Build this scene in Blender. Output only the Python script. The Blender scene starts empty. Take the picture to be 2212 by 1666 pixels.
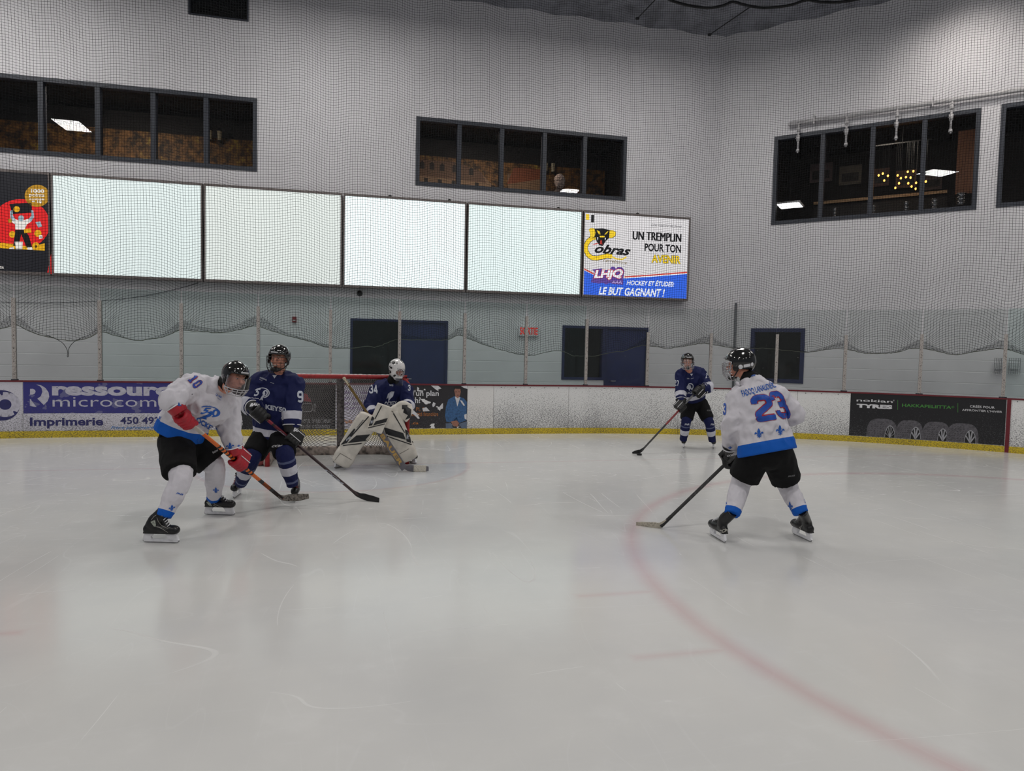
import bpy, bmesh, math, random
import numpy as np
from mathutils import Vector, Matrix, noise
from mathutils.bvhtree import BVHTree
random.seed(7); rng = np.random.default_rng(7)
sc = bpy.context.scene
COL = sc.collection
PI = math.pi
R_ = math.radians

# ------------------------------------------------------------------ camera
FPX, PIT, ROLL, HC = 1473.0, R_(2.824), R_(1.167), 1.65
_fw = Vector((0, math.cos(PIT), -math.sin(PIT))); _u0 = Vector((0, math.sin(PIT), math.cos(PIT))); _r0 = Vector((1, 0, 0))
_R = math.cos(ROLL)*_r0 + math.sin(ROLL)*_u0
_U = -math.sin(ROLL)*_r0 + math.cos(ROLL)*_u0
EYE = Vector((0, 0, HC))
cam = bpy.data.cameras.new('camera'); cam.sensor_width = 36.0; cam.lens = 36.0*FPX/2212.0
cam.clip_start = 0.05; cam.clip_end = 200
camo = bpy.data.objects.new('camera', cam); COL.objects.link(camo)
mw = Matrix.Identity(4)
for i in range(3):
    mw[i][0] = _R[i]; mw[i][1] = _U[i]; mw[i][2] = -_fw[i]; mw[i][3] = EYE[i]
camo.matrix_world = mw
sc.camera = camo
sc.view_settings.view_transform = 'Standard'
try: sc.view_settings.look = 'None'
except Exception: pass
sc.view_settings.gamma = 1.0
sc.view_settings.use_curve_mapping = False
sc.view_settings.exposure = 0.10
try:
    sc.cycles.max_bounces = 8; sc.cycles.transparent_max_bounces = 24
    sc.cycles.sample_clamp_indirect = 4.0
    sc.cycles.caustics_reflective = False; sc.cycles.caustics_refractive = False
except Exception: pass

# world: dim grey hall beyond what is modelled
wd = bpy.data.worlds.new('hall_air'); sc.world = wd; wd.use_nodes = True
wd.node_tree.nodes['Background'].inputs[0].default_value = (0.80, 0.83, 0.90, 1)
wd.node_tree.nodes['Background'].inputs[1].default_value = 0.20

RINKROT_ = R_(90-76.81)
def area_light(name, loc, sx, sy, power, col=(1, .97, .93), rot=(0, 0, 0)):
    l = bpy.data.lights.new(name, 'AREA'); l.shape = 'RECTANGLE'; l.size = sx; l.size_y = sy
    l.energy = power; l.color = col
    o = bpy.data.objects.new(name, l); COL.objects.link(o); o.location = loc; o.rotation_euler = rot
    return o
# ceiling fixtures of the rink, rows of wide troffers under the roof
for lx, ly, pw in ((-10.1, 2.8, 150), (1.35, 2.7, 150), (8.9, 3.3, 150), (-5, -3.2, 150), (4.5, -6.5, 130), (-11, -8, 130), (11, -5, 130), (-1, -12, 130),
                   (-9.5, 10.2, 170), (-3.2, 11.2, 180), (3.4, 12.3, 180), (9.6, 9.6, 140)):
    area_light('ceiling_lamp', (lx, ly, 8.9), *((0.8, 1.2) if ly < 9 else (3.0, 2.4)), pw, rot=(0, 0, RINKROT_))
# the wall washer high on the right wall (its glow is in the photo, it hangs above the frame)
sp = bpy.data.lights.new('wall_washer', 'SPOT'); sp.energy = 200; sp.spot_size = R_(100); sp.spot_blend = 1.0; sp.color = (1, .93, .86); sp.shadow_soft_size = .25
spo = bpy.data.objects.new('wall_washer', sp); COL.objects.link(spo)
spo.location = (8.2, 12.6, 9.0)
spo.rotation_euler = (Vector((9.3, 14.4, 6.6)) - Vector((8.2, 12.6, 9.0))).to_track_quat('-Z', 'Y').to_euler()

# ------------------------------------------------------------------ geometry of the place
AZ = R_(76.81)
DB = Vector((math.sin(AZ), math.cos(AZ), 0)); DN = Vector((-DB.y, DB.x, 0))          # along / away from the goal line
DR = Vector((math.sin(AZ+PI/4), math.cos(AZ+PI/4), 0)); DRN = Vector((-DR.y, DR.x, 0))
Z3 = Vector((0, 0, 1))
RINKROT = math.atan2(DB.y, DB.x)
def W(u, v, z=0.0): return DB*u + DN*v + Z3*z
def ray(x, y): return _fw + _R*((x-1106)/FPX) - _U*((y-833)/FPX)
def at(x, y, Y):
    d = ray(x, y); return EYE + d*(Y/d.y)
def on_ice(x, y, z=0.0):
    d = ray(x, y); return EYE + d*((z-HC)/d.z)
def proj(p):
    q = Vector(p)-EYE; w = q.dot(_fw); return (1106+FPX*q.dot(_R)/w, 833-FPX*q.dot(_U)/w)
VB = 15.4                                                                          # the back wall
UC = 8.75                                                                          # where the two walls meet
CORNER = W(UC, VB)
def wb(x, y):                                                                      # pixel -> (u,z) on the back wall
    d = ray(x, y); t = (VB - EYE.dot(DN))/d.dot(DN); p = EYE + d*t
    return p.dot(DB), p.z
def wr(x, y):                                                                      # pixel -> (w,z) on the angled right wall
    d = ray(x, y); t = (CORNER-EYE).dot(DRN)/d.dot(DRN); p = EYE + d*t
    return (p-CORNER).dot(DR), p.z
def BW(u, z, off=0.0): return W(u, VB-off, z)                                      # off = in front of the wall
def RW(w, z, off=0.0): return CORNER + DR*w - DRN*off + Z3*z
V0, UA, UL, RAD = 13.3, 4.2, -4.6, 9.95                                            # the boards: straight, then a round corner
def bpath(s):
    if s > UA:
        a = (s-UA)/RAD; return UA+RAD*math.sin(a), V0-RAD+RAD*math.cos(a), math.cos(a), -math.sin(a)
    if s < UL:
        a = (UL-s)/RAD; return UL-RAD*math.sin(a), V0-RAD+RAD*math.cos(a), math.cos(a), math.sin(a)
    return s, V0, 1.0, 0.0
def BD(s, z, off=0.0):                                                             # off = towards the ice
    u, v, tu, tv = bpath(s); return W(u + tv*off, v - tu*off, z)
def bsz(x, y):                                                                     # pixel -> (s,z) on the boards
    d = ray(x, y); b = d.x/d.y; lo, hi = -12.0, 17.0
    for _ in range(50):
        m = (lo+hi)/2; p = BD(m, 0)
        if p.x/p.y < b: lo = m
        else: hi = m
    p = BD(lo, 0); return lo, HC + d.z*(p.y/d.y)

# ------------------------------------------------------------------ materials
def lin(c):
    return tuple((x/12.92 if x <= .04045 else ((x+.055)/1.055)**2.4) for x in c)
def rgb(r, g, b): return lin((r/255, g/255, b/255))
class NT:
    def __init__(s, m): s.t = m.node_tree; s.n = s.t.nodes; s.l = s.t.links
    def new(s, typ, **kw):
        nd = s.n.new(typ)
        for k, v in kw.items():
            if k.startswith('_'): setattr(nd, k[1:], v)
        return nd
    def link(s, a, b): s.l.new(a, b)
    def math(s, op, a, b=None, c=None, clamp=False):
        nd = s.n.new('ShaderNodeMath'); nd.operation = op; nd.use_clamp = clamp
        for i, v in enumerate((a, b, c)):
            if v is None: continue
            if isinstance(v, (int, float)): nd.inputs[i].default_value = v
            else: s.l.new(v, nd.inputs[i])
        return nd.outputs[0]
    def noise(s, vec, scale, detail=2, rough=.5, dim='3D'):
        nd = s.n.new('ShaderNodeTexNoise'); nd.inputs['Scale'].default_value = scale; nd.inputs['Detail'].default_value = detail
        nd.inputs['Roughness'].default_value = rough
        if vec is not None: s.l.new(vec, nd.inputs['Vector'])
        return nd.outputs['Fac']
    def mapping(s, vec, scale=(1, 1, 1), rot=(0, 0, 0), loc=(0, 0, 0)):
        nd = s.n.new('ShaderNodeMapping'); nd.inputs['Scale'].default_value = scale; nd.inputs['Rotation'].default_value = rot; nd.inputs['Location'].default_value = loc
        s.l.new(vec, nd.inputs['Vector']); return nd.outputs[0]
    def mix(s, fac, a, b):
        nd = s.n.new('ShaderNodeMix'); nd.data_type = 'RGBA'
        for v, i in ((fac, 0), (a, 6), (b, 7)):
            if isinstance(v, (int, float)): nd.inputs[i].default_value = v
            elif isinstance(v, tuple): nd.inputs[i].default_value = (*v[:3], 1)
            else: s.l.new(v, nd.inputs[i])
        return nd.outputs[2]
    def step(s, v, lo, hi):
        nd = s.n.new('ShaderNodeMapRange'); nd.interpolation_type = 'SMOOTHSTEP'
        s.l.new(v, nd.inputs[0]); nd.inputs[1].default_value = lo; nd.inputs[2].default_value = hi
        return nd.outputs[0]
    def bump(s, h, strength=.3, dist=.01):
        nd = s.n.new('ShaderNodeBump'); nd.inputs['Strength'].default_value = strength; nd.inputs['Distance'].default_value = dist
        s.l.new(h, nd.inputs['Height']); return nd.outputs[0]
MATS = {}
def newmat(name):
    m = bpy.data.materials.new(name); m.use_nodes = True
    return m, NT(m), m.node_tree.nodes['Principled BSDF']
def mat(name, col, rough=.6, metal=0.0, spec=.5, var=.06, vscale=18, bump=0.0, bscale=60, coat=0.0):
    """plain procedural surface: colour with a little mottling, optional bump"""
    if name in MATS: return MATS[name]
    m, t, p = newmat(name)
    tc = t.new('ShaderNodeTexCoord').outputs['Object']
    n = t.noise(tc, vscale, 3)
    c2 = tuple(max(0, x*(1-var*3)) for x in col); c1 = tuple(min(1, x*(1+var)) for x in col)
    t.link(t.mix(t.step(n, .35, .75), c1, c2), p.inputs['Base Color'])
    p.inputs['Roughness'].default_value = rough; p.inputs['Metallic'].default_value = metal
    p.inputs['Specular IOR Level'].default_value = spec
    if coat: p.inputs['Coat Weight'].default_value = coat
    if bump:
        t.link(t.bump(t.noise(tc, bscale, 3), bump, .01), p.inputs['Normal'])
    MATS[name] = m; return m
def emat(name, col, strength):
    m, t, p = newmat(name)
    p.inputs['Base Color'].default_value = (*[c*.5 for c in col], 1); p.inputs['Emission Color'].default_value = (*col, 1); p.inputs['Emission Strength'].default_value = strength
    p.inputs['Roughness'].default_value = .3
    return m
def glassmat(name, tint=(1, 1, 1), ior=1.35, rough=0.02, dirt=0.0, dirtcol=(.6, .62, .62)):
    m = bpy.data.materials.new(name); m.use_nodes = True; t = NT(m); t.n.clear()
    out = t.new('ShaderNodeOutputMaterial'); tr = t.new('ShaderNodeBsdfTransparent'); gl = t.new('ShaderNodeBsdfGlossy'); mx = t.new('ShaderNodeMixShader'); fr = t.new('ShaderNodeFresnel')
    tr.inputs[0].default_value = (*tint, 1); gl.inputs['Roughness'].default_value = rough; fr.inputs[0].default_value = ior
    t.link(fr.outputs[0], mx.inputs[0]); t.link(tr.outputs[0], mx.inputs[1]); t.link(gl.outputs[0], mx.inputs[2])
    last = mx.outputs[0]
    if dirt:
        df = t.new('ShaderNodeBsdfDiffuse'); df.inputs[0].default_value = (*dirtcol, 1)
        m2 = t.new('ShaderNodeMixShader'); tc = t.new('ShaderNodeTexCoord').outputs['Object']
        n = t.noise(t.mapping(tc, (1, 1, 1.6)), 26, 3, .6); n2 = t.noise(tc, 1.3, 2)
        f = t.math('MULTIPLY', t.step(n, .70, .74), t.step(n2, .42, .62))
        f = t.math('ADD', t.math('MULTIPLY', f, .75), dirt)
        t.link(f, m2.inputs[0]); t.link(last, m2.inputs[1]); t.link(df.outputs[0], m2.inputs[2]); last = m2.outputs[0]
    t.link(last, out.inputs[0]); return m

M = {}
M['black'] = mat('black_plastic', rgb(10, 10, 12), .35)
M['gloss_black'] = mat('glossy_black_shell', rgb(9, 9, 10), .12, coat=.6)
M['black_cloth'] = mat('black_nylon', rgb(10, 10, 12), .8, bump=.25, bscale=240, spec=.25)
M['white_plastic'] = mat('white_plastic', rgb(222, 222, 226), .35)
M['red_metal'] = mat('red_painted_steel', rgb(150, 30, 32), .45, var=.12, vscale=30)
M['steel'] = mat('steel', rgb(150, 150, 152), .3, metal=.9)
M['chrome'] = mat('chrome_wire', rgb(190, 190, 195), .2, metal=.9)
M['navy_paint'] = mat('navy_painted_metal', rgb(30, 38, 82), .5, var=.05, vscale=4)
M['frame_dark'] = mat('slate_window_frame', rgb(52, 56, 66), .5)
M['skin'] = mat('skin', rgb(196, 134, 112), .5, var=.08, vscale=30)
M['hair'] = mat('light_brown_hair', rgb(120, 98, 78), .7, bump=.5, bscale=200)

def wallmat(name, base, blocks):
    m, t, p = newmat(name)
    tc = t.new('ShaderNodeTexCoord').outputs['Object']
    n = t.noise(tc, 1.1, 4, .6); n2 = t.noise(tc, 14, 3)
    col = t.mix(t.step(n, .3, .75), tuple(x*1.03 for x in base), tuple(x*.93 for x in base))
    sep = t.new('ShaderNodeSeparateXYZ'); t.link(tc, sep.inputs[0])
    if blocks:
        # courses of painted concrete blocks up to 3 m, smooth cladding above
        zz = t.math('FRACT', t.math('DIVIDE', sep.outputs[2], .238))
        j = t.math('SUBTRACT', 1.0, t.math('MULTIPLY', t.step(zz, 0.0, .045), t.math('SUBTRACT', 1.0, t.step(zz, .955, 1.0))))
        low = t.math('LESS_THAN', sep.outputs[2], 2.86)
        course = t.noise(t.mapping(tc, (.6, .6, 4.93)), 1.0, 0)
        j = t.math('MULTIPLY', j, low)
        col = t.mix(t.math('MULTIPLY', j, t.math('ADD', .10, t.math('MULTIPLY', t.step(course, .40, .65), .45))), col, (.97, .98, .98))
        t.link(t.bump(t.math('MULTIPLY', j, -1), .6, .008), p.inputs['Normal'])
    t.link(col, p.inputs['Base Color']); p.inputs['Roughness'].default_value = .55
    return m
M['wall'] = wallmat('painted_wall', rgb(222, 220, 224), True)
M['wall_plain'] = wallmat('painted_wall_plain', rgb(200, 198, 200), False)

# ice: white, wet-glossy, frosted by skate marks, with the painted lines blurred below the surface
def ice_material():
    m, t, p = newmat('ice')
    tc = t.new('ShaderNodeTexCoord').outputs['Object']
    sep = t.new('ShaderNodeSeparateXYZ'); t.link(tc, sep.inputs[0]); X, Y = sep.outputs[0], sep.outputs[1]
    big = t.noise(tc, .45, 4, .6); mid = t.noise(tc, 2.2, 5, .65)
    base = t.mix(t.step(big, .3, .7), (.66, .655, .635), (.59, .59, .585))
    base = t.mix(t.math('MULTIPLY', t.step(mid, .5, .8), .30), base, (.76, .76, .75))
    def ring(cx, cy, r):
        a = t.math('SUBTRACT', X, cx); b = t.math('SUBTRACT', Y, cy)
        d = t.math('SQRT', t.math('ADD', t.math('MULTIPLY', a, a), t.math('MULTIPLY', b, b)))
        return t.math('ABSOLUTE', t.math('SUBTRACT', d, r)), d
    def soft(v, w0, w1): return t.math('SUBTRACT', 1.0, t.step(v, w0, w1))
    def seg(cx, cy, hx, hy, w):
        a = t.math('SUBTRACT', t.math('ABSOLUTE', t.math('SUBTRACT', X, cx)), hx)
        b = t.math('SUBTRACT', t.math('ABSOLUTE', t.math('SUBTRACT', Y, cy)), hy)
        return soft(t.math('MAXIMUM', a, b), -w, w)
    red = 0.0
    wob = t.math('MULTIPLY', t.math('SUBTRACT', t.noise(tc, 9, 3), .5), .03)
    lines = []
    for cx in (6.634, -6.95):
        d, _ = ring(cx, 3.845, 4.55)
        lines.append(soft(t.math('ADD', d, wob), -.05, .15))
        for hy in (4.33, 3.38):
            for sgn in (-1, 1):
                lines.append(seg(cx+sgn*(4.55+.27), hy, .29, .005, .07))
        _, dd = ring(cx, 3.845, 1)
        lines.append(soft(dd, .25, .36))
    lines.append(seg(-.19, 9.87, 13.8, .015, .02))
    r = lines[0]
    for x in lines[1:]: r = t.math('MAXIMUM', r, x)
    # crease: pale blue half disc in front of the goal with its red border
    _, dc = ring(-.19, 9.87, 1)
    inside = t.math('MULTIPLY', soft(dc, 1.80, 1.86), t.math('LESS_THAN', Y, 9.87))
    bc, _ = ring(-.19, 9.87, 1.84)
    cre = t.math('MULTIPLY', soft(bc, .0, .06), t.math('LESS_THAN', Y, 9.87))
    r = t.math('MAXIMUM', r, t.math('MULTIPLY', cre, .5))
    fade = t.math('ADD', .55, t.math('MULTIPLY', t.noise(tc, 3, 3), .5))
    base = t.mix(t.math('MULTIPLY', inside, .17), base, (.42, .52, .70))
    base = t.mix(t.math('MULTIPLY', t.math('MULTIPLY', r, fade), .52), base, (.52, .25, .27))
    # skate marks: thin contour lines of stretched noises
    marks = None
    for k, (sx, sy, rot, sc_, w) in enumerate(((1, .35, .3, .55, .0018), (.4, 1, -.5, .5, .0016), (1, .2, 1.1, .8, .002), (.25, 1, .2, 1.1, .0022), (1, .15, -.15, 1.3, .0028), (1, .3, .9, .35, .0013))):
        vec = t.mapping(tc, (sx, sy, 1), (0, 0, rot), (k*7.3, k*3.1, 0))
        n = t.noise(vec, sc_, 1.0, .4)
        l = soft(t.math('ABSOLUTE', t.math('SUBTRACT', n, .46+.02*k)), w*.1, w*.75)
        gate = t.step(t.noise(t.mapping(tc, loc=(k*11, 5, 0)), .7, 3), .52, .66)
        l = t.math('MULTIPLY', l, gate)
        marks = l if marks is None else t.math('MAXIMUM', marks, l)
    fine = None
    for k, (sx, sy, rot, sc_, w) in enumerate(((1, .12, .5, 2.3, .004), (.12, 1, .35, 2.0, .004), (1, .1, -.9, 2.6, .005), (1, .15, 1.25, 1.7, .003), (.3, 1, -1.3, 1.4, .0025))):
        n = t.noise(t.mapping(tc, (sx, sy, 1), (0, 0, rot), (3+k*4.7, k*9.1, 0)), sc_, 1.0, .4)
        l = t.math('MULTIPLY', soft(t.math('ABSOLUTE', t.math('SUBTRACT', n, .48+.015*k)), w*.1, w*.8), t.step(t.noise(t.mapping(tc, loc=(k*3, 9, 0)), 1.1, 3), .46, .62))
        fine = l if fine is None else t.math('MAXIMUM', fine, l)
    fine = t.math('MULTIPLY', fine, t.math('ADD', .25, t.math('MULTIPLY', t.step(Y, 3.0, 7.5), .75)))
    base = t.mix(t.math('MULTIPLY', fine, .22), base, (.88, .89, .90))
    scr = t.noise(t.mapping(tc, (1, 9, 1), (0, 0, .25)), 3.2, 5, .7)
    near = t.step(Y, 4.5, 8.5)
    scr = t.math('MULTIPLY', t.step(scr, .56, .72), t.math('ADD', .12, t.math('MULTIPLY', near, .5)))
    base = t.mix(t.math('MULTIPLY', marks, .20), base, (.86, .87, .88))
    base = t.mix(t.math('MULTIPLY', scr, .45), base, (.84, .86, .90))
    snow = t.math('MULTIPLY', t.step(t.noise(tc, 60, 2), .70, .74), t.math('MULTIPLY', t.step(t.noise(tc, 1.6, 2), .52, .62), near))
    base = t.mix(t.math('MULTIPLY', snow, .7), base, (.93, .95, .97))
    t.link(base, p.inputs['Base Color'])
    rr = t.math('ADD', .135, t.math('MULTIPLY', t.math('MAXIMUM', marks, scr), .35))
    rr = t.math('ADD', rr, t.math('MULTIPLY', mid, .06))
    t.link(rr, p.inputs['Roughness'])
    p.inputs['IOR'].default_value = 1.36; p.inputs['Specular IOR Level'].default_value = .5
    hgt = t.math('ADD', t.math('MULTIPLY', marks, -.5), t.math('MULTIPLY', t.noise(tc, 5, 3), .35))
    t.link(t.bump(hgt, .10, .006), p.inputs['Normal'])
    return m
M['ice'] = ice_material()

def board_material(name, base, marks=.5, scuff=(.10, .10, .11), big=0.0):
    """white or printed plastic with black puck scuffs, denser low down; UV = metres along / up"""
    m, t, p = newmat(name)
    uv = t.new('ShaderNodeUVMap').outputs[0]
    sep = t.new('ShaderNodeSeparateXYZ'); t.link(uv, sep.inputs[0])
    dens = t.math('ADD', t.math('MULTIPLY', t.math('SUBTRACT', sep.outputs[1], .30), -.30), t.math('MULTIPLY', t.noise(uv, 1.7, 3), .26))
    n = t.noise(t.mapping(uv, (34, 95, 1), (0, 0, .12)), 1.0, 2, .6)
    n2 = t.noise(t.mapping(uv, (40, 95, 1), (0, 0, -.5), (9, 3, 0)), 1.0, 2, .6)
    th = t.math('ADD', .70 - marks*.22, t.math('MULTIPLY', dens, -.55))
    f = t.math('MAXIMUM', t.step(t.math('SUBTRACT', n, th), .0, .03), t.step(t.math('SUBTRACT', n2, th), .0, .03))
    col = t.mix(t.math('MULTIPLY', f, .85), base, scuff)
    col = t.mix(t.math('MULTIPLY', t.step(t.noise(uv, 3, 4), .5, .8), .15), col, tuple(x*.75 for x in base))
    if big:
        g = t.step(t.noise(t.mapping(uv, (3.4, 4.2, 1)), 1.0, 3, .55), .60, .615)
        col = t.mix(t.math('MULTIPLY', g, big), col, (.75, .75, .76))
    t.link(col, p.inputs['Base Color']); p.inputs['Roughness'].default_value = .38
    return m

# ------------------------------------------------------------------ mesh helpers
class MB:
    def __init__(s): s.v = []; s.f = []; s.uv = None
    def add(s, vs, fs):
        k = len(s.v); s.v += [tuple(v) for v in vs]; s.f += [tuple(i+k for i in f) for f in fs]; return s
    def box(s, o, ax, ay, az):
        """o = corner, ax, ay, az = edge vectors"""
        o = Vector(o); c = [o, o+ax, o+ax+ay, o+ay]; c += [q+az for q in c]
        return s.add(c, [(3, 2, 1, 0), (4, 5, 6, 7), (0, 1, 5, 4), (1, 2, 6, 5), (2, 3, 7, 6), (3, 0, 4, 7)])
    def cbox(s, c, x, y, z, hx, hy, hz, bev=0.0):
        c = Vector(c)
        if not bev: return s.box(c-x*hx-y*hy-z*hz, x*2*hx, y*2*hy, z*2*hz)
        bm = bmesh.new(); bmesh.ops.create_cube(bm, size=2)
        for v in bm.verts: v.co = Vector((v.co.x*hx, v.co.y*hy, v.co.z*hz))
        bmesh.ops.bevel(bm, geom=bm.edges[:], offset=bev, segments=2, affect='EDGES', profile=.7)
        bm.verts.index_update()
        s.add([c+x*v.co.x+y*v.co.y+z*v.co.z for v in bm.verts], [[v.index for v in f.verts] for f in bm.faces]); bm.free(); return s
    def loft(s, pts, rad, side=None, n=14, sub=4, cap=True, expo=2.0):
        """rounded tube through pts; rad = list of r or (ra, rb): ra along 'side', rb across"""
        pts = [Vector(p) for p in pts]; rad = [(r, r) if isinstance(r, (int, float)) else r for r in rad]
        P, RR = [], []
        m = len(pts)
        for i in range(m-1):
            p0 = pts[max(i-1, 0)]; p1 = pts[i]; p2 = pts[i+1]; p3 = pts[min(i+2, m-1)]
            for k in range(sub):
                q = k/sub
                P.append(.5*((2*p1)+(p2-p0)*q+(2*p0-5*p1+4*p2-p3)*q*q+(3*p1-p0-3*p2+p3)*q**3) if m > 2 else p1.lerp(p2, q))
                e = q*q*(3-2*q)
                RR.append((rad[i][0]*(1-e)+rad[i+1][0]*e, rad[i][1]*(1-e)+rad[i+1][1]*e))
        P.append(pts[-1]); RR.append(rad[-1])
        if cap:
            t0 = (P[0]-P[1]).normalized(); r0 = min(RR[0]); t1 = (P[-1]-P[-2]).normalized(); r1 = min(RR[-1])
            pre = [(P[0]+t0*r0*a, (RR[0][0]*b, RR[0][1]*b)) for a, b in ((.55, .30), (.45, .62), (.25, .88))]
            post = [(P[-1]+t1*r1*a, (RR[-1][0]*b, RR[-1][1]*b)) for a, b in ((.25, .88), (.45, .62), (.55, .30))]
            P = [q[0] for q in pre]+P+[q[0] for q in post]; RR = [q[1] for q in pre]+RR+[q[1] for q in post]
        sv = Vector(side) if side is not None else None
        k0 = len(s.v); last = None
        for i, p in enumerate(P):
            t = (P[min(i+1, len(P)-1)]-P[max(i-1, 0)])
            t = t.normalized() if t.length > 1e-9 else Vector((0, 0, 1))
            if sv is not None: a = sv-t*sv.dot(t)
            elif last is None:
                a = Vector((0, 0, 1)).cross(t) if abs(t.z) < .9 else Vector((1, 0, 0)).cross(t)
            else: a = last-t*last.dot(t)
            if a.length < 1e-6: a = last if last is not None else Vector((1, 0, 0))
            a = a.normalized(); last = a; b = t.cross(a)
            for j in range(n):
                th = 2*PI*j/n; c, d = math.cos(th), math.sin(th)
                if expo != 2.0:
                    c = math.copysign(abs(c)**(2/expo), c); d = math.copysign(abs(d)**(2/expo), d)
                s.v.append(tuple(p+a*(RR[i][0]*c)+b*(RR[i][1]*d)))
        L = len(P)
        for i in range(L-1):
            for j in range(n):
                a = k0+i*n+j; b = k0+i*n+(j+1) % n
                s.f.append((a, b, b+n, a+n))
        s.f.append(tuple(k0+j for j in reversed(range(n)))); s.f.append(tuple(k0+(L-1)*n+j for j in range(n)))
        return s
    def tube(s, pts, r, n=6): return s.loft(pts, [r]*len(pts), n=n, sub=1, cap=False)
    def ell(s, c, x, y, z, a, b, cc, nu=16, nv=10):
        c = Vector(c); k0 = len(s.v)
        s.v.append(tuple(c-z*cc))
        for i in range(1, nv):
            ph = -PI/2+PI*i/nv
            for j in range(nu):
                th = 2*PI*j/nu
                s.v.append(tuple(c+x*(a*math.cos(ph)*math.cos(th))+y*(b*math.cos(ph)*math.sin(th))+z*(cc*math.sin(ph))))
        s.v.append(tuple(c+z*cc)); top = len(s.v)-1
        for j in range(nu): s.f.append((k0, k0+1+(j+1) % nu, k0+1+j))
        for i in range(nv-2):
            for j in range(nu):
                a_ = k0+1+i*nu+j; b_ = k0+1+i*nu+(j+1) % nu; s.f.append((a_, b_, b_+nu, a_+nu))
        for j in range(nu): s.f.append((top-nu+j, top-nu+(j+1) % nu, top))
        return s
    def cyl(s, p0, p1, r0, r1=None, n=16):
        return s.loft([p0, p1], [r0, r1 if r1 is not None else r0], n=n, sub=1, cap=False)
    def prism(s, poly, o, x, y, n, d):
        """2-D outline extruded by d along n, centred"""
        o = Vector(o); m = len(poly)
        lo = [o+x*a+y*b-n*(d/2) for a, b in poly]; hi = [p+n*d for p in lo]
        s.add(lo+hi, [tuple(range(m-1, -1, -1)), tuple(range(m, 2*m))]+[(i, (i+1) % m, (i+1) % m+m, i+m) for i in range(m)])
        return s
    def mesh(s, name, m, smooth=False):
        me = bpy.data.meshes.new(name); me.from_pydata(s.v, [], s.f); me.update()
        if m is not None: me.materials.append(m)
        if smooth:
            me.polygons.foreach_set('use_smooth', [True]*len(me.polygons))
        return me
def multi(name, pairs, smooth=False):
    big = MB(); idx = []
    for k, (mb, m) in enumerate(pairs): big.add(mb.v, mb.f); idx += [k]*len(mb.f)
    me = big.mesh(name, None, smooth)
    for mb, m in pairs: me.materials.append(m)
    me.polygons.foreach_set('material_index', idx); return me
def tag(o, label=None, cat=None, group=None, kind=None):
    if label: o['label'] = label
    if cat: o['category'] = cat
    if group: o['group'] = group
    if kind: o['kind'] = kind
    return o
def thing(name, label, cat, base, group=None, kind=None):
    o = bpy.data.objects.new(name, None); COL.objects.link(o); o.location = Vector(base); o.empty_display_size = .1
    return tag(o, label, cat, group, kind)
ROOTLOC = {}
def rootloc(o):
    v = Vector(o.location)
    while o.parent: o = o.parent; v += Vector(o.location)
    return v
def put(name, me, parent=None, label=None, kind=None, smooth_angle=None):
    """link a mesh given in world coordinates as an object (child of parent when given)"""
    if isinstance(me, bpy.types.Mesh): pass
    o = bpy.data.objects.new(name, me); COL.objects.link(o)
    if parent is not None:
        me.transform(Matrix.Translation(-rootloc(parent))); o.parent = parent
    if label: o['label'] = label
    if kind: o['kind'] = kind
    return o
def single(name, me, label, cat, group=None, base=None):
    """a top-level thing that is one mesh, origin at its base"""
    if base is None:
        co = np.array([v.co for v in me.vertices]); base = Vector((co[:, 0].mean(), co[:, 1].mean(), co[:, 2].min()))
    me.transform(Matrix.Translation(-Vector(base)))
    o = bpy.data.objects.new(name, me); COL.objects.link(o); o.location = base
    return tag(o, label, cat, group)

def blob(mb, name, m, voxel=.012, smooth=6, disp=0.0, dscale=.12, dw=None):
    """one continuous skin grown over the joined rounded shapes"""
    me = mb.mesh(name+'_raw', m); o = bpy.data.objects.new(name+'_raw', me); COL.objects.link(o)
    r = o.modifiers.new('r', 'REMESH'); r.mode = 'VOXEL'; r.voxel_size = voxel; r.use_smooth_shade = True
    if smooth:
        sm = o.modifiers.new('s', 'SMOOTH'); sm.factor = .6; sm.iterations = smooth
    dg = bpy.context.evaluated_depsgraph_get(); dg.update()
    out = bpy.data.meshes.new_from_object(o.evaluated_get(dg)); out.name = name
    bpy.data.objects.remove(o); bpy.data.meshes.remove(me)
    if disp:
        out.update()
        for v in out.vertices:
            p = v.co
            n = noise.noise(Vector((p.x/dscale, p.y/dscale, p.z/dscale*.8)))+.5*noise.noise(Vector((p.x/dscale*2.3+5, p.y/dscale*2.3, p.z/dscale*1.4)))
            rdg = max(-.2, 1-abs(n)*2.2)
            v.co = p + v.normal*(disp*(rdg-.4)*(dw(p) if dw else 1.0))
    out.polygons.foreach_set('use_smooth', [True]*len(out.polygons))
    if not out.materials: out.materials.append(m)
    return out

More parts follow.
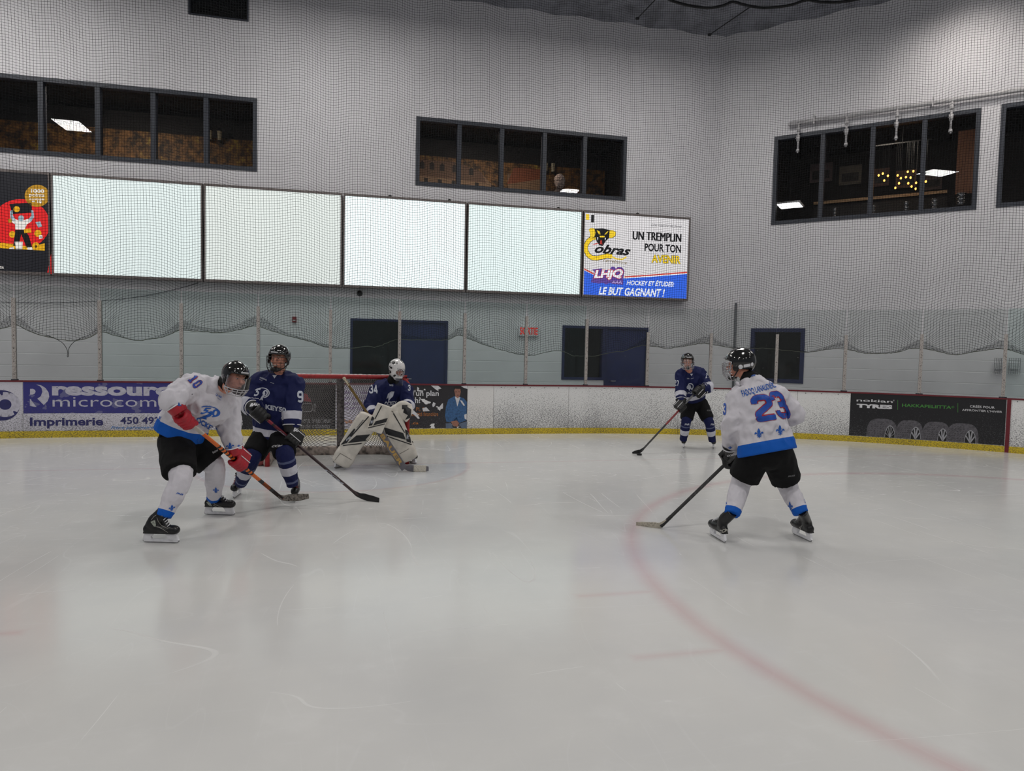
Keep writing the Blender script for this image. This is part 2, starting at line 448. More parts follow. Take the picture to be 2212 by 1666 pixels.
# text and flat shapes -------------------------------------------------
_tc = {}
def text2d(txt, bold=0.0, shear=0.0, spacing=1.0, cuts=0):
    """outline of a word as flat triangles scaled to a unit box"""
    key = (txt, bold, shear, spacing, cuts)
    if key in _tc: return _tc[key]
    cu = bpy.data.curves.new('t', 'FONT'); cu.body = txt; cu.offset = bold; cu.shear = shear; cu.space_character = spacing
    cu.resolution_u = 3; cu.fill_mode = 'FRONT'
    o = bpy.data.objects.new('t', cu); COL.objects.link(o)
    dg = bpy.context.evaluated_depsgraph_get(); dg.update()
    me = bpy.data.meshes.new_from_object(o.evaluated_get(dg))
    bpy.data.objects.remove(o); bpy.data.curves.remove(cu)
    r = cutmesh([(v.co.x, v.co.y) for v in me.vertices], [tuple(p.vertices) for p in me.polygons], cuts, True)
    bpy.data.meshes.remove(me); _tc[key] = r; return r
def cutmesh(vs, fs, cuts, unit=False):
    bm = bmesh.new(); bv = [bm.verts.new((x, y, 0)) for x, y in vs]
    for f in fs:
        try: bm.faces.new([bv[i] for i in f])
        except ValueError: pass
    bmesh.ops.triangulate(bm, faces=bm.faces[:])
    xs = [v.co.x for v in bm.verts]; ys = [v.co.y for v in bm.verts]
    x0, x1, y0, y1 = min(xs), max(xs), min(ys), max(ys)
    if cuts:
        nx = cuts; ny = max(1, int(cuts*(y1-y0)/(x1-x0)+.5))
        for i in range(1, nx):
            bmesh.ops.bisect_plane(bm, geom=bm.verts[:]+bm.edges[:]+bm.faces[:], plane_co=(x0+(x1-x0)*i/nx, 0, 0), plane_no=(1, 0, 0))
        for i in range(1, ny):
            bmesh.ops.bisect_plane(bm, geom=bm.verts[:]+bm.edges[:]+bm.faces[:], plane_co=(0, y0+(y1-y0)*i/ny, 0), plane_no=(0, 1, 0))
    bm.verts.index_update()
    V = [((v.co.x-x0)/(x1-x0), (v.co.y-y0)/(y1-y0)) if unit else (v.co.x, v.co.y) for v in bm.verts]
    Fc = [tuple(v.index for v in f.verts) for f in bm.faces]; bm.free()
    return V, Fc
def poly2d(polys, cuts=0):
    """several outlines -> one triangulated flat shape"""
    vs, fs = [], []
    for p in polys:
        k = len(vs); vs += p; fs.append(tuple(range(k, k+len(p))))
    return cutmesh(vs, fs, cuts)
def disc(cx, cy, rx, ry=None, n=24, a0=0, a1=2*PI):
    ry = rx if ry is None else ry
    return [(cx+rx*math.cos(a0+(a1-a0)*i/n), cy+ry*math.sin(a0+(a1-a0)*i/n)) for i in range(n if a1-a0 > 6.28 else n+1)]
def stroke(pts, w, closed=False):
    """quads along a polyline with round-ish joints"""
    out = []; m = len(pts)
    for i in range(m if closed else m-1):
        a = Vector(pts[i]); b = Vector(pts[(i+1) % m]); d = (b-a)
        if d.length < 1e-9: continue
        d.normalize(); n = Vector((-d.y, d.x))*w/2
        out.append([tuple(a+n), tuple(a-n), tuple(b-n), tuple(b+n)])
    for i in range(m):
        if closed or 0 < i < m-1: out.append(disc(pts[i][0], pts[i][1], w/2, n=8))
    return out
FLEUR = [[(0, 1), (.11, .82), (.15, .66), (.09, .48), (.05, .36), (-.05, .36), (-.09, .48), (-.15, .66), (-.11, .82)],
         [(.07, .36), (.14, .52), (.26, .63), (.38, .62), (.45, .52), (.43, .42), (.36, .40), (.34, .47), (.27, .48), (.19, .42), (.13, .36)],
         [(-.07, .36), (-.13, .36), (-.19, .42), (-.27, .48), (-.34, .47), (-.36, .40), (-.43, .42), (-.45, .52), (-.38, .62), (-.26, .63), (-.14, .52)],
         [(-.24, .27), (.24, .27), (.24, .36), (-.24, .36)],
         [(-.05, .27), (-.12, .16), (-.06, .13), (0, 0), (.06, .13), (.12, .16), (.05, .27)],
         [(-.06, .27), (-.16, .18), (-.22, .2), (-.18, .1), (-.1, .14)], [(.06, .27), (.1, .14), (.18, .1), (.22, .2), (.16, .18)]]
DIG = {'0': [([(.16, .3), (.3, .14), (.7, .14), (.84, .3), (.84, 1.1), (.7, 1.26), (.3, 1.26), (.16, 1.1)], True)],
       '1': [([(.27, 1.02), (.5, 1.26), (.5, .14)], False), ([(.2, .14), (.8, .14)], False)],
       '2': [([(.15, .96), (.15, 1.12), (.29, 1.26), (.71, 1.26), (.85, 1.12), (.85, .86), (.2, .42), (.16, .14), (.95, .14)], False)],
       '3': [([(.15, .98), (.15, 1.12), (.29, 1.26), (.71, 1.26), (.85, 1.12), (.85, .85), (.72, .72), (.42, .72)], False), ([(.72, .72), (.85, .58), (.85, .28), (.71, .14), (.29, .14), (.15, .28), (.15, .44)], False)],
       '4': [([(.7, 0), (.7, 1.3), (.14, .5), (.14, .4), (.95, .4)], False)],
       '7': [([(.08, 1.26), (.86, 1.26), (.86, 1.1), (.42, 0)], False)],
       '9': [([(.84, .8), (.7, .66), (.3, .66), (.16, .8), (.16, 1.1), (.3, 1.26), (.7, 1.26), (.84, 1.1), (.84, .3), (.7, .14), (.3, .14), (.16, .26)], False)]}
def digits(txt, w=.27, cuts=10):
    polys = []
    for i, ch in enumerate(txt):
        for pts, cl in DIG[ch]:
            polys += stroke([(x+i*1.18, y) for x, y in pts], w, cl)
    return poly2d(polys, cuts)
def flat(name, shape, func, m, parent, lift=0, label=None, box=None):
    """put a flat shape on a surface: func(a,b) gives the world point"""
    V, Fc = shape
    if box is not None:
        x0, y0, x1, y1 = box; V = [(x0+(x1-x0)*a, y0+(y1-y0)*b) for a, b in V]
    mb = MB(); mb.add([func(a, b) for a, b in V], Fc)
    return put(name, mb.mesh(name, m), parent, label)
def sheet(name, func, a0, b0, a1, b1, m, parent=None, na=1, nb=1, uv=True, label=None):
    mb = MB(); vs = []; uvs = []
    for j in range(nb+1):
        for i in range(na+1):
            a = a0+(a1-a0)*i/na; b = b0+(b1-b0)*j/nb; vs.append(func(a, b)); uvs.append((a, b))
    fs = [(j*(na+1)+i, j*(na+1)+i+1, (j+1)*(na+1)+i+1, (j+1)*(na+1)+i) for j in range(nb) for i in range(na)]
    mb.add(vs, fs); me = mb.mesh(name, m)
    if uv:
        l = me.uv_layers.new(name='UVMap')
        for k, lp in enumerate(me.loops): l.data[k].uv = uvs[lp.vertex_index]
    return put(name, me, parent, label) if parent is not None else me
def slab(func, a0, b0, a1, b1, d0, d1, na=1):
    """solid strip on a curved surface func(a,b,off) between offsets d0 and d1; UVs in metres"""
    vs = []; uvs = []; fs = []
    for i in range(na+1):
        a = a0+(a1-a0)*i/na
        for b, d in ((b0, d0), (b0, d1), (b1, d1), (b1, d0)): vs.append(func(a, b, d)); uvs.append((a, b))
    for i in range(na):
        k = i*4
        for j in range(4): fs.append((k+j, k+(j+1) % 4, k+4+(j+1) % 4, k+4+j))
    fs.append((0, 3, 2, 1)); fs.append((na*4, na*4+1, na*4+2, na*4+3))
    return vs, fs, uvs
def slab_mesh(name, func, a0, b0, a1, b1, d0, d1, m, na=1):
    vs, fs, uvs = slab(func, a0, b0, a1, b1, d0, d1, na)
    mb = MB(); mb.add(vs, fs); me = mb.mesh(name, m); l = me.uv_layers.new(name='UVMap')
    for k, lp in enumerate(me.loops): l.data[k].uv = uvs[lp.vertex_index]
    return me

#PART2
# ================================================================== the room shell
# ice sheet: its own axes run along and across the goal line
fl = MB(); fl.add([(-16, -14, 0), (16, -14, 0), (16, 16, 0), (-16, 16, 0), (-16, -14, -.1), (16, -14, -.1), (16, 16, -.1), (-16, 16, -.1)],
                  [(0, 1, 2, 3), (7, 6, 5, 4), (4, 5, 1, 0), (5, 6, 2, 1), (6, 7, 3, 2), (7, 4, 0, 3)])
o = put('floor', fl.mesh('floor', M['ice'])); o.rotation_euler = (0, 0, RINKROT); tag(o, kind='structure')

def wall_with_holes(name, func, u0, u1, z0, z1, holes, m, th=.25):
    us = sorted({u0, u1, *[h[0] for h in holes], *[h[2] for h in holes]}); zs = sorted({z0, z1, *[h[1] for h in holes], *[h[3] for h in holes]})
    us = [u for u in us if u0 <= u <= u1]
    mb = MB()
    inh = lambda u, z: any(h[0] < u < h[2] and h[1] < z < h[3] for h in holes)
    for i in range(len(us)-1):
        for j in range(len(zs)-1):
            if inh((us[i]+us[i+1])/2, (zs[j]+zs[j+1])/2): continue
            for off, fl_ in ((0, 0), (-th, 1)):
                q = [func(us[i], zs[j], off), func(us[i+1], zs[j], off), func(us[i+1], zs[j+1], off), func(us[i], zs[j+1], off)]
                mb.add(q, [(0, 1, 2, 3) if not fl_ else (3, 2, 1, 0)])
    for h in holes:
        c = [(h[0], h[1]), (h[2], h[1]), (h[2], h[3]), (h[0], h[3])]
        for k in range(4):
            a, b = c[k], c[(k+1) % 4]
            mb.add([func(*a, 0), func(*b, 0), func(*b, -th), func(*a, -th)], [(0, 1, 2, 3)])
    return tag(put(name, mb.mesh(name, m)), kind='structure')
HB = [(-9.2, 5.33, -1.99, 6.835), (1.32, 5.295, 6.285, 6.79), (-3.317, 8.38, -2.16, 9.25), (-.054, .02, 2.095, 2.315), (4.80, 1.02, 5.86, 2.30), (5.86, .02, 6.97, 2.30)]
HR = [(1.245, 4.775, 5.27, 6.83), (5.6, 4.78, 9.6, 6.84), (.876, 1.048, 2.093, 2.335)]
wall_with_holes('wall_back', BW, -17, UC+.12, -.1, 10.2, HB, M['wall'])
wall_with_holes('wall_right', RW, 0, 13, -.1, 10.2, HR, M['wall'])
mceil = mat('silver_roof_liner', rgb(150, 152, 158), .45, var=.1, vscale=2, bump=.5, bscale=3)
cm = MB(); cm.box(Vector((-16, -14, 9.95)), Vector((34, 0, 0)), Vector((0, 36, 0)), Vector((0, 0, .1)))
tag(put('ceiling', cm.mesh('ceiling', mat('grey_roof_deck', rgb(165, 165, 168), .6, var=.1, vscale=1))), kind='structure')

# dark rooms behind the upper windows
mdark = mat('room_dimness', rgb(30, 28, 29), .7)  # dimness of the rooms is put into this near-black colour
def room(name, func, u0, u1, z0, z1, depth):
    mb = MB(); t = .06
    def bx(a, b, c, d, e, f): # u0,z0,u1,z1, off0, off1
        q = [func(a, b, e), func(c, b, e), func(c, b, f), func(a, b, f), func(a, d, e), func(c, d, e), func(c, d, f), func(a, d, f)]
        mb.add(q, [(3, 2, 1, 0), (4, 5, 6, 7), (0, 1, 5, 4), (1, 2, 6, 5), (2, 3, 7, 6), (3, 0, 4, 7)])
    bx(u0, z0, u1, z1, -depth, -depth-t); bx(u0, z0-t, u1, z0, -.26, -depth); bx(u0, z1, u1, z1+t, -.26, -depth)
    bx(u0-t, z0, u0, z1, -.26, -depth); bx(u1, z0, u1+t, z1, -.26, -depth)
    tag(put(name, mb.mesh(name, mdark)), kind='structure')
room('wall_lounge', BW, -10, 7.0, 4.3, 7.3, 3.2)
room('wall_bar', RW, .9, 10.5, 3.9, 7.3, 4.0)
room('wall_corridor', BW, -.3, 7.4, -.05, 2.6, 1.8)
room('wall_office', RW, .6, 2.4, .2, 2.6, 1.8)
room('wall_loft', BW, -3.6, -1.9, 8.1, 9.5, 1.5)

pane_m = glassmat('window_glass', (.93, .94, .95), 1.32, .0)
def window(name, func, h, mull, fr=.085, depth=.16, m=None, glass=True, proud=.02):
    u0, z0, u1, z1 = h; m = m or M['frame_dark']
    root = thing(name, None, None, func((u0+u1)/2, z0, 0), kind='structure')
    mb = MB()
    def bar(a, b, c, d, f0=proud, f1=-depth):
        q = [func(a, b, f0), func(c, b, f0), func(c, b, f1), func(a, b, f1), func(a, d, f0), func(c, d, f0), func(c, d, f1), func(a, d, f1)]
        mb.add(q, [(3, 2, 1, 0), (4, 5, 6, 7), (0, 1, 5, 4), (1, 2, 6, 5), (2, 3, 7, 6), (3, 0, 4, 7)])
    bar(u0, z0, u1, z0+fr); bar(u0, z1-fr, u1, z1); bar(u0, z0+fr, u0+fr, z1-fr); bar(u1-fr, z0+fr, u1, z1-fr)
    for x in mull: bar(x-fr*.55, z0+fr, x+fr*.55, z1-fr, proud*.5)
    put('window_frame', mb.mesh('window_frame', m), root)
    xs = [u0]+list(mull)+[u1]
    if glass:
        for i in range(len(xs)-1):
            vs, fs, _ = slab(func, xs[i]+.02, z0+.03, xs[i+1]-.02, z1-.03, -.09, -.10)
            pm = MB(); pm.add(vs, fs); put('pane', pm.mesh('pane', pane_m), root)
    return root
window('window_1', BW, HB[0], [wb(x, y)[0] for x, y in ((-150, 240), (-35, 245), (88, 250), (211, 262), (331, 272), (445, 284))])
window('window_2', BW, HB[1], [wb(x, y)[0] for x, y in ((992, 330), (1084, 335), (1176, 345), (1263, 350))])
window('window_3', RW, HR[0], [wr(x, y)[0] for x, y in ((1775, 370), (1883, 360), (1994, 350))])
window('window_4', RW, HR[1], [6.6, 7.7, 8.7])
window('window_5', RW, HR[2], [], fr=.09, m=M['navy_paint'])
window('window_6', BW, HB[4], [], fr=.06, m=M['navy_paint'])
window('window_7', BW, HB[2], [], fr=.03)
# doors
def door(name, h, solid):
    u0, z0, u1, z1 = h
    root = thing(name, None, None, BW((u0+u1)/2, z0, 0), kind='structure')
    mb = MB(); fr = .05
    for a, b, c, d in ((u0, z1-fr, u1, z1), (u0, z0, u0+fr, z1-fr), (u1-fr, z0, u1, z1-fr)):
        vs, fs, _ = slab(BW, a, b, c, d, .02, -.14); mb.add(vs, fs)
    put('door_frame', mb.mesh('door_frame', M['navy_paint']), root)
    for a, c in solid:
        vs, fs, _ = slab(BW, a, z0+.01, c, z1-fr, -.02, -.07); q = MB(); q.add(vs, fs)
        lf = put('door_leaf', q.mesh('door_leaf', mat('navy_door', rgb(38, 46, 92), .3, var=.05, vscale=3)), root)
        hb = MB(); hb.cyl(BW(a+.12, 1.0, -.02), BW(a+.12, 1.0, .05), .012); hb.tube([BW(a+.12, 1.0, .045), BW(a+.24, 1.0, .045)], .011)
        put('door_handle', hb.mesh('door_handle', M['steel']), lf)
    return root
ux = wb(866, 760)[0]
d1 = door('door_1', HB[3], [(ux, HB[3][2]-.05)])
vs, fs, _ = slab(BW, HB[3][0]+.05, .03, ux, 2.26, -.05, -.06); q = MB(); q.add(vs, fs); put('pane', q.mesh('pane', pane_m), d1)
q = MB(); vs, fs, _ = slab(BW, ux-.05, .02, ux+.02, 2.26, .0, -.1); q.add(vs, fs); put('mullion', q.mesh('mullion', M['navy_paint']), d1)
door('door_2', HB[5], [(HB[5][0]+.05, HB[5][2]-.05)])

# mural on the far wall of the lounge: houses and autumn trees
def mural_material():
    m, t, p = newmat('autumn_mural')
    tc = t.new('ShaderNodeTexCoord').outputs['Object']
    n = t.noise(tc, 5.5, 6, .7); n2 = t.noise(tc, 1.2, 2)
    c = t.mix(t.step(n, .35, .68), (.018, .012, .008), (.34, .16, .045))
    c = t.mix(t.math('MULTIPLY', t.step(n2, .5, .65), t.step(n, .5, .7)), c, (.42, .33, .04))
    t.link(c, p.inputs['Base Color']); p.inputs['Roughness'].default_value = .6
    return m
VM = 18.45
def mp(x, y, off=0.0):
    d = ray(x, y); t_ = (VM-off)/d.dot(DN); return EYE + d*t_
def mq(u, z, off=0.0): return W(u, VM-off, z)
mr = thing('wall_mural', 'dim wall mural of autumn trees and stone houses inside the lounge', 'mural', mq(-1, 4.4))
def muz(x, y): p = mp(x, y); return p.dot(DB), p.z
ztop = muz(555, 305)[1]
vs, fs, _ = slab(mq, -9.8, 4.35, 6.9, ztop, 0, -.02); q = MB(); q.add(vs, fs)
put('painted_scene', q.mesh('painted_scene', mural_material()), mr)
mstone = mat('mural_stone', (.30, .18, .10), .6, vscale=8); mroof = mat('mural_roof', (.16, .085, .05), .6); mshade = mat('mural_dark', (.02, .014, .012), .6)
def mpoly(name, pts, m, off):
    q = MB(); P = [mp(x, y, off) for x, y in pts]; q.add(P, [tuple(range(len(P)))]); put(name, q.mesh(name, m), mr)
mpoly('painted_house', [(900, 372), (985, 378), (1040, 375), (1075, 412), (1075, 430), (900, 420)], mstone, .012)
mpoly('painted_roof', [(900, 344), (985, 350), (1040, 372), (1050, 395), (900, 378)], mroof, .014)
mpoly('painted_house', [(1095, 375), (1165, 380), (1172, 430), (1100, 428)], mstone, .012)
mpoly('painted_roof', [(1110, 362), (1170, 366), (1180, 385), (1095, 398)], mat('mural_tile', (.30, .09, .04), .6), .014)
for x, y in ((912, 352), (933, 354), (955, 357), (982, 360), (1018, 366)):
    mpoly('painted_dormer', [(x-5, y+12), (x-5, y), (x, y-5), (x+5, y), (x+5, y+13)], mshade, .017)
for x, y in ((920, 392), (950, 395), (980, 398), (1030, 402), (1065, 408)):
    mpoly('painted_window', [(x-4, y+8), (x-4, y-8), (x+4, y-7), (x+4, y+9)], mshade, .017)

# glowing panel added in the bar, standing in for a glint on its window
em_glint = emat('glint_glow', (1, .98, .95), 2.4)
def glint_panel(x, y, func, off, half_u, half_d, tiltz, label, grp='added glint panels in the upper rooms'):
    d = ray(x, y)
    nrm, P0 = (DN, W(0, VB-off)) if func is BW else (DRN, CORNER-DRN*off)
    p = EYE + d*((P0-EYE).dot(nrm)/d.dot(nrm)); ax = DB if func is BW else DR; n = nrm
    root = thing('window_glint', label, 'glint panel', p, grp)
    q = MB(); q.cbox(p+Z3*.02, ax, n, Z3, half_u+.03, half_d+.03, .02); put('housing', q.mesh('housing', M['white_plastic']), root)
    q = MB(); q.cbox(p-Z3*.006, ax, n, Z3, half_u, half_d, .005); put('glint_face', q.mesh('glint_face', em_glint), root)
    q = MB(); q.tube([p+Z3*.04, Vector((p.x, p.y, 7.3))], .006); put('cable', q.mesh('cable', M['black']), root)
glint_panel(1706, 444, RW, -1.5, .26, .3, 0, 'small glowing panel standing in for a glint low in the left pane of the bar window', 'added glint panels in the upper rooms')
for nm_, p_, e_ in (('lounge_fill', BW(-5.2, 7.22, -.5), 60), ('lounge_fill', BW(3.2, 7.22, -.5), 60), ('bar_fill', RW(3.4, 7.22, -.5), 22), ('bar_fill', RW(7.4, 7.22, -.5), 14)):
    area_light(nm_, p_, .8, .4, e_, (1, .86, .7), (0, 0, RINKROT_))  # unseen fill lights, added to brighten the mural and the bar
# wall lantern pairs seen in the lounge
for (x, y, k, lab) in ((1187, 362, 2, 'pair of small black lanterns seen through the middle upper window'), (464, 293, 2, 'pair of small black lanterns seen through the left upper window')):
    c0 = mp(x, y, .12); root = thing('wall_lantern', lab, 'lantern', c0, 'lanterns on the lounge wall')
    for s in (-1, 1):
        c = c0+DB*(.1*s if x > 1000 else .11*s)
        q = MB(); q.cyl(c-Z3*.11, c+Z3*.11, .045, .06, n=8); put('lamp_glass', q.mesh('lamp_glass', mat('lantern_glass', (.55, .48, .33), .3)), root)
        q = MB(); q.cyl(c+Z3*.11, c+Z3*.2, .075, .01, n=8); put('lamp_cap', q.mesh('lamp_cap', M['black']), root); q = MB(); q.cyl(c-Z3*.13, c-Z3*.11, .05, .05, n=8); q.box(c+DN*.03-DB*.01-Z3*.1, DB*.02, DN*.12, -Z3*.03); put('lamp_bracket', q.mesh('lamp_bracket', M['black']), root)

# bar room furniture
def rp(x, y, off):
    d = ray(x, y); return EYE + d*(((CORNER-DRN*off)-EYE).dot(DRN)/d.dot(DRN))
for k, (x0, y0, x1, y1, cc, lab) in enumerate(((1749, 350, 1799, 396, (.20, .15, .16), 'pinkish team poster hanging leftmost on the bar wall'), (1812, 355, 1862, 401, (.19, .17, .14), 'beige team poster hanging second from the left on the bar wall'),
                                    (1884, 362, 1922, 404, (.16, .07, .05), 'reddish team poster behind the string of orange bulbs'), (1934, 365, 1981, 408, (.26, .12, .06), 'orange-lit team poster behind the most orange bulbs'), (1994, 375, 2036, 412, (.14, .10, .09), 'dim poster right of the orange bulbs under the light panel'))):
    a = rp(x0, y1, -3.9); b = rp(x1, y0, -3.9)
    root = thing('wall_poster', lab, 'poster', a, 'posters on the bar wall')
    zz = sorted((a.z, b.z)); q = MB(); q.box(Vector((a.x, a.y, zz[0])), Vector((b.x-a.x, b.y-a.y, 0)), DRN*-.01, Z3*(zz[1]-zz[0])); put('sheet', q.mesh('sheet', mat('poster_%d' % k, cc, .5, vscale=6)), root)
    w_ = Vector((b.x-a.x, b.y-a.y, 0)); q = MB()
    q.box(Vector((a.x, a.y, zz[0]+.08))+w_*.12-DRN*.02, w_*.76, DRN*-.005, Z3*((zz[1]-zz[0])*.45)); put('picture', q.mesh('picture', mat('poster_picture', (.035, .03, .03), .5, var=.3, vscale=14)), root)
chroot = thing('bulb_chandelier', 'string of glowing orange bulbs hanging in the bar window', 'chandelier', rp(1955, 345, -1.8))
em_or = emat('orange_bulb', (1.0, .42, .06), 6.0)
bul = [(1898, 379), (1907, 375), (1918, 380), (1910, 390), (1939, 379), (1946, 385), (1957, 383), (1961, 371), (1973, 370), (1967, 384), (1942, 396), (1962, 396), (1969, 403), (1979, 395), (1978, 408), (1934, 406), (2000, 392)]
q2 = MB(); top = rp(1950, 300, -1.8)
for x, y in bul:
    p = rp(x, y, -1.8); q = MB(); q.ell(p, DR, DRN, Z3, .021, .021, .028, 8, 6); put('bulb', q.mesh('bulb', em_or, True), chroot)
    q2.tube([p+Z3*.02, Vector((p.x, p.y, top.z-.1))], .004, 4)
q2.box(top-DR*.6-Z3*.1, DR*1.2, DRN*.03, Z3*.03); q2.tube([top-Z3*.08, Vector((top.x, top.y, 7.3))], .008)
put('cords', q2.mesh('cords', M['black']), chroot)
a = rp(1757, 439, -2.6); b = rp(2046, 413, -2.6)
cnt = thing('bar_counter', 'long bar counter with a pale edge inside the right upper window', 'counter', Vector((a.x, a.y, 3.9)))
q = MB(); q.box(Vector((a.x, a.y, a.z-.04)), b-a, DRN*.5, Z3*.07); put('counter_top', q.mesh('counter_top', mat('pale_counter_edge', rgb(170, 140, 105), .5)), cnt)
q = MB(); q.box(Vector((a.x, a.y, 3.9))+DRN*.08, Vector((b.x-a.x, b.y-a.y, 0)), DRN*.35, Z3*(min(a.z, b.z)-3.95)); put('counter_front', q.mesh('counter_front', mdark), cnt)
a = rp(2063, 420, -1.0); b = rp(2113, 278, -1.0)
q = MB(); q.box(a, Vector((b.x-a.x, b.y-a.y, 0)), DRN*.04, Z3*(b.z-a.z))
single('hanging_panel', q.mesh('hanging_panel', mat('brown_panel', rgb(128, 84, 58), .6)), 'tall plain brown panel at the right end of the bar window', 'panel')
for k, (x, y, r, lab) in enumerate(((1803, 463, .05, 'leftmost silver cup stack on the bar window ledge'), (1887, 457, .05, 'second silver cup stack from the left on the window ledge'), (1958, 450, .07, 'middle silver cup stack on the window ledge under the bulbs'), (2018, 444, .08, 'silver cup stack on the ledge under the large light panel'), (2076, 432, .11, 'tallest silver cup stack at the right end of the window ledge'))):
    c = rp(x, y, -.35); q = MB(); root = thing('cup_stack', lab, 'cups', Vector((c.x, c.y, c.z-.12)), 'silver cup stacks on the window ledge')
    for i in range(3):
        q.cyl(c+Z3*(-.12+i*.085), c+Z3*(-.045+i*.085), r*.7, r*.8, n=12); q.cyl(c+Z3*(-.05+i*.085), c+Z3*(-.035+i*.085), r*.86, r*.86, n=12)
    put('cups', q.mesh('cups', M['steel'], True), root)
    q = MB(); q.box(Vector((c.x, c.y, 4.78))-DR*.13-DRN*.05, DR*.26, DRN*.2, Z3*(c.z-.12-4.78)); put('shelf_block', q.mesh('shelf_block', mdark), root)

# person seated in the lounge, seen from behind through the middle upper window
pc = EYE + ray(1208, 393)*((VB+1.0)/ray(1208, 393).dot(DN))
pr = thing('person', 'person with bushy grey hair seated behind the middle upper window', 'person', pc-Z3*.75)
q = MB(); q.ell(pc, DB, DN, Z3, .085, .10, .125); q.loft([pc-Z3*.08, pc-Z3*.2], [.055, .065]); q.loft([pc-Z3*.22, pc-Z3*.4, pc-Z3*.7], [(.12, .09), (.21, .12), (.19, .13)], side=DB)
q.loft([pc-Z3*.28-DB*.19, pc-Z3*.52-DB*.25, pc-Z3*.6-DB*.1+DN*.2], [.06, .05, .04]); q.loft([pc-Z3*.28+DB*.19, pc-Z3*.52+DB*.25, pc-Z3*.6+DB*.1+DN*.2], [.06, .05, .04])
put('body', blob(q, 'body', mat('dark_sweater', rgb(60, 48, 44), .8), .02, 4), pr)
q = MB(); q.ell(pc+Z3*.03-DN*.02, DB, DN, Z3, .13, .12, .15); q.ell(pc-Z3*.06-DN*.05, DB, DN, Z3, .12, .08, .12)
put('hair', blob(q, 'hair', mat('grey_curly_hair', rgb(150, 132, 124), .8, bump=1, bscale=60), .015, 2, disp=.03, dscale=.04), pr)

# ------------------------------------------------------------------ light boxes above the glass
boxframe = mat('aluminium_box_frame', rgb(128, 120, 118), .45, metal=.4)
def lightbox(u0, u1, label, col, st, name='light_box'):
    z0, z1 = 2.965, 4.955
    root = thing(name, label, 'light box', BW((u0+u1)/2, z0, .12), 'row of light boxes on the back wall')
    mb = MB()
    for a, b, c, d in ((u0, z0, u1, z0+.05), (u0, z1-.05, u1, z1), (u0, z0+.05, u0+.05, z1-.05), (u1-.05, z0+.05, u1, z1-.05)):
        vs, fs, _ = slab(BW, a+.012, b, c-.012, d, .25, 0); mb.add(vs, fs)
    put('frame', mb.mesh('frame', boxframe), root)
    vs, fs, _ = slab(BW, u0+.05, z0+.05, u1-.05, z1-.05, .235, .2); q = MB(); q.add(vs, fs)
    put('lit_panel', q.mesh('lit_panel', emat(label[:20], col, st) if st else col), root)
    return root
U = [-8.5, -5.765, -3.0, -.23, 2.447, 5.165, 7.885]
rb = lightbox(U[0], U[1], 'black and red illuminated advert with a gold coin disc, leftmost light box', (.012, .012, .016), .8)
lightbox(U[1], U[2], 'blank pale glowing light box right of the red and black advert', (.80, .90, .89), .74)
lightbox(U[2], U[3], 'blank slightly warmer glowing light box under the gap between windows', (.80, .86, .83), .74)
lightbox(U[3], U[4], 'brightest blank bluish-white light box, above the goalie', (.86, .97, .98), .90)
lightbox(U[4], U[5], 'blank glowing light box beside the cobra advert', (.80, .93, .92), .84)
cb = lightbox(U[5], U[6], 'illuminated cobra hockey advert with blue lower band, rightmost light box', (.80, .78, .80), .66)
def lit(name, r, g, b, s=1.0): return emat(name, rgb(r, g, b), s)
# rightmost advert: px box (1256,462)-(1478,648)
def onbox(off):
    return lambda a, b: BW(a, b, .235+off)
def bx2(root, name, x0, y0, x1, y1, shape, m, off=.002, label=None):
    u0, z0 = wb2(x0, y1, off); u1, z1 = wb2(x1, y0, off)
    return flat(name, shape, onbox(off), m, root, box=(u0, z0, u1, z1), label=label)
def wb2(x, y, off=0):
    d = ray(x, y); t = (VB-.237)/d.dot(DN); p = EYE+d*t; return p.dot(DB), p.z
def pbox(root, name, pts, m, off):
    q = MB(); P = []
    for x, y in pts:
        a, b = wb2(x, y)
        if root is cb: a = min(max(a, U[5]+.052), U[6]-.052); b = min(max(b, 3.017), 4.903)
        P.append(BW(a, b, .235+off))
    q.add(P, [tuple(reversed(range(len(P))))]); return put(name, q.mesh(name, m), root)
S = 8.33
def z4(x, y): return (1250+x/S, 455+y/S)
L_bl = lit('advert_blue', 48, 92, 205, 1.0); L_bk = lit('advert_black', 14, 14, 18, .8); L_ye = lit('advert_yellow', 226, 192, 40, .95); L_rd = lit('advert_red', 196, 60, 50, .9); L_wh = lit('advert_white', 232, 236, 242, .85); L_pu = lit('advert_purple', 96, 70, 150, .8)
pbox(cb, 'blue_band', [z4(*p) for p in ((-60, 1070), (270, 1160), (820, 1222), (1330, 1190), (2000, 1143), (2000, 1760), (-60, 1700))], L_bl, .002)
pbox(cb, 'red_stripe', [z4(*p) for p in ((-60, 1030), (270, 1125), (265, 1150), (-60, 1052))], L_rd, .003)
pbox(cb, 'red_stripe', [z4(*p) for p in ((825, 1185), (1330, 1150), (2000, 1102), (2000, 1126), (1330, 1172), (825, 1206))], L_rd, .003)
pbox(cb, 'white_stripe', [z4(*p) for p in ((825, 1206), (1330, 1172), (2000, 1126), (2000, 1143), (1330, 1190), (825, 1222))], L_wh, .003)
pbox(cb, 'tab', [z4(*p) for p in ((130, 62), (190, 66), (190, 168), (130, 165))], L_ye, .003)
pbox(cb, 'tab', [z4(*p) for p in ((225, 75), (280, 80), (275, 215), (222, 212))], L_bk, .003)
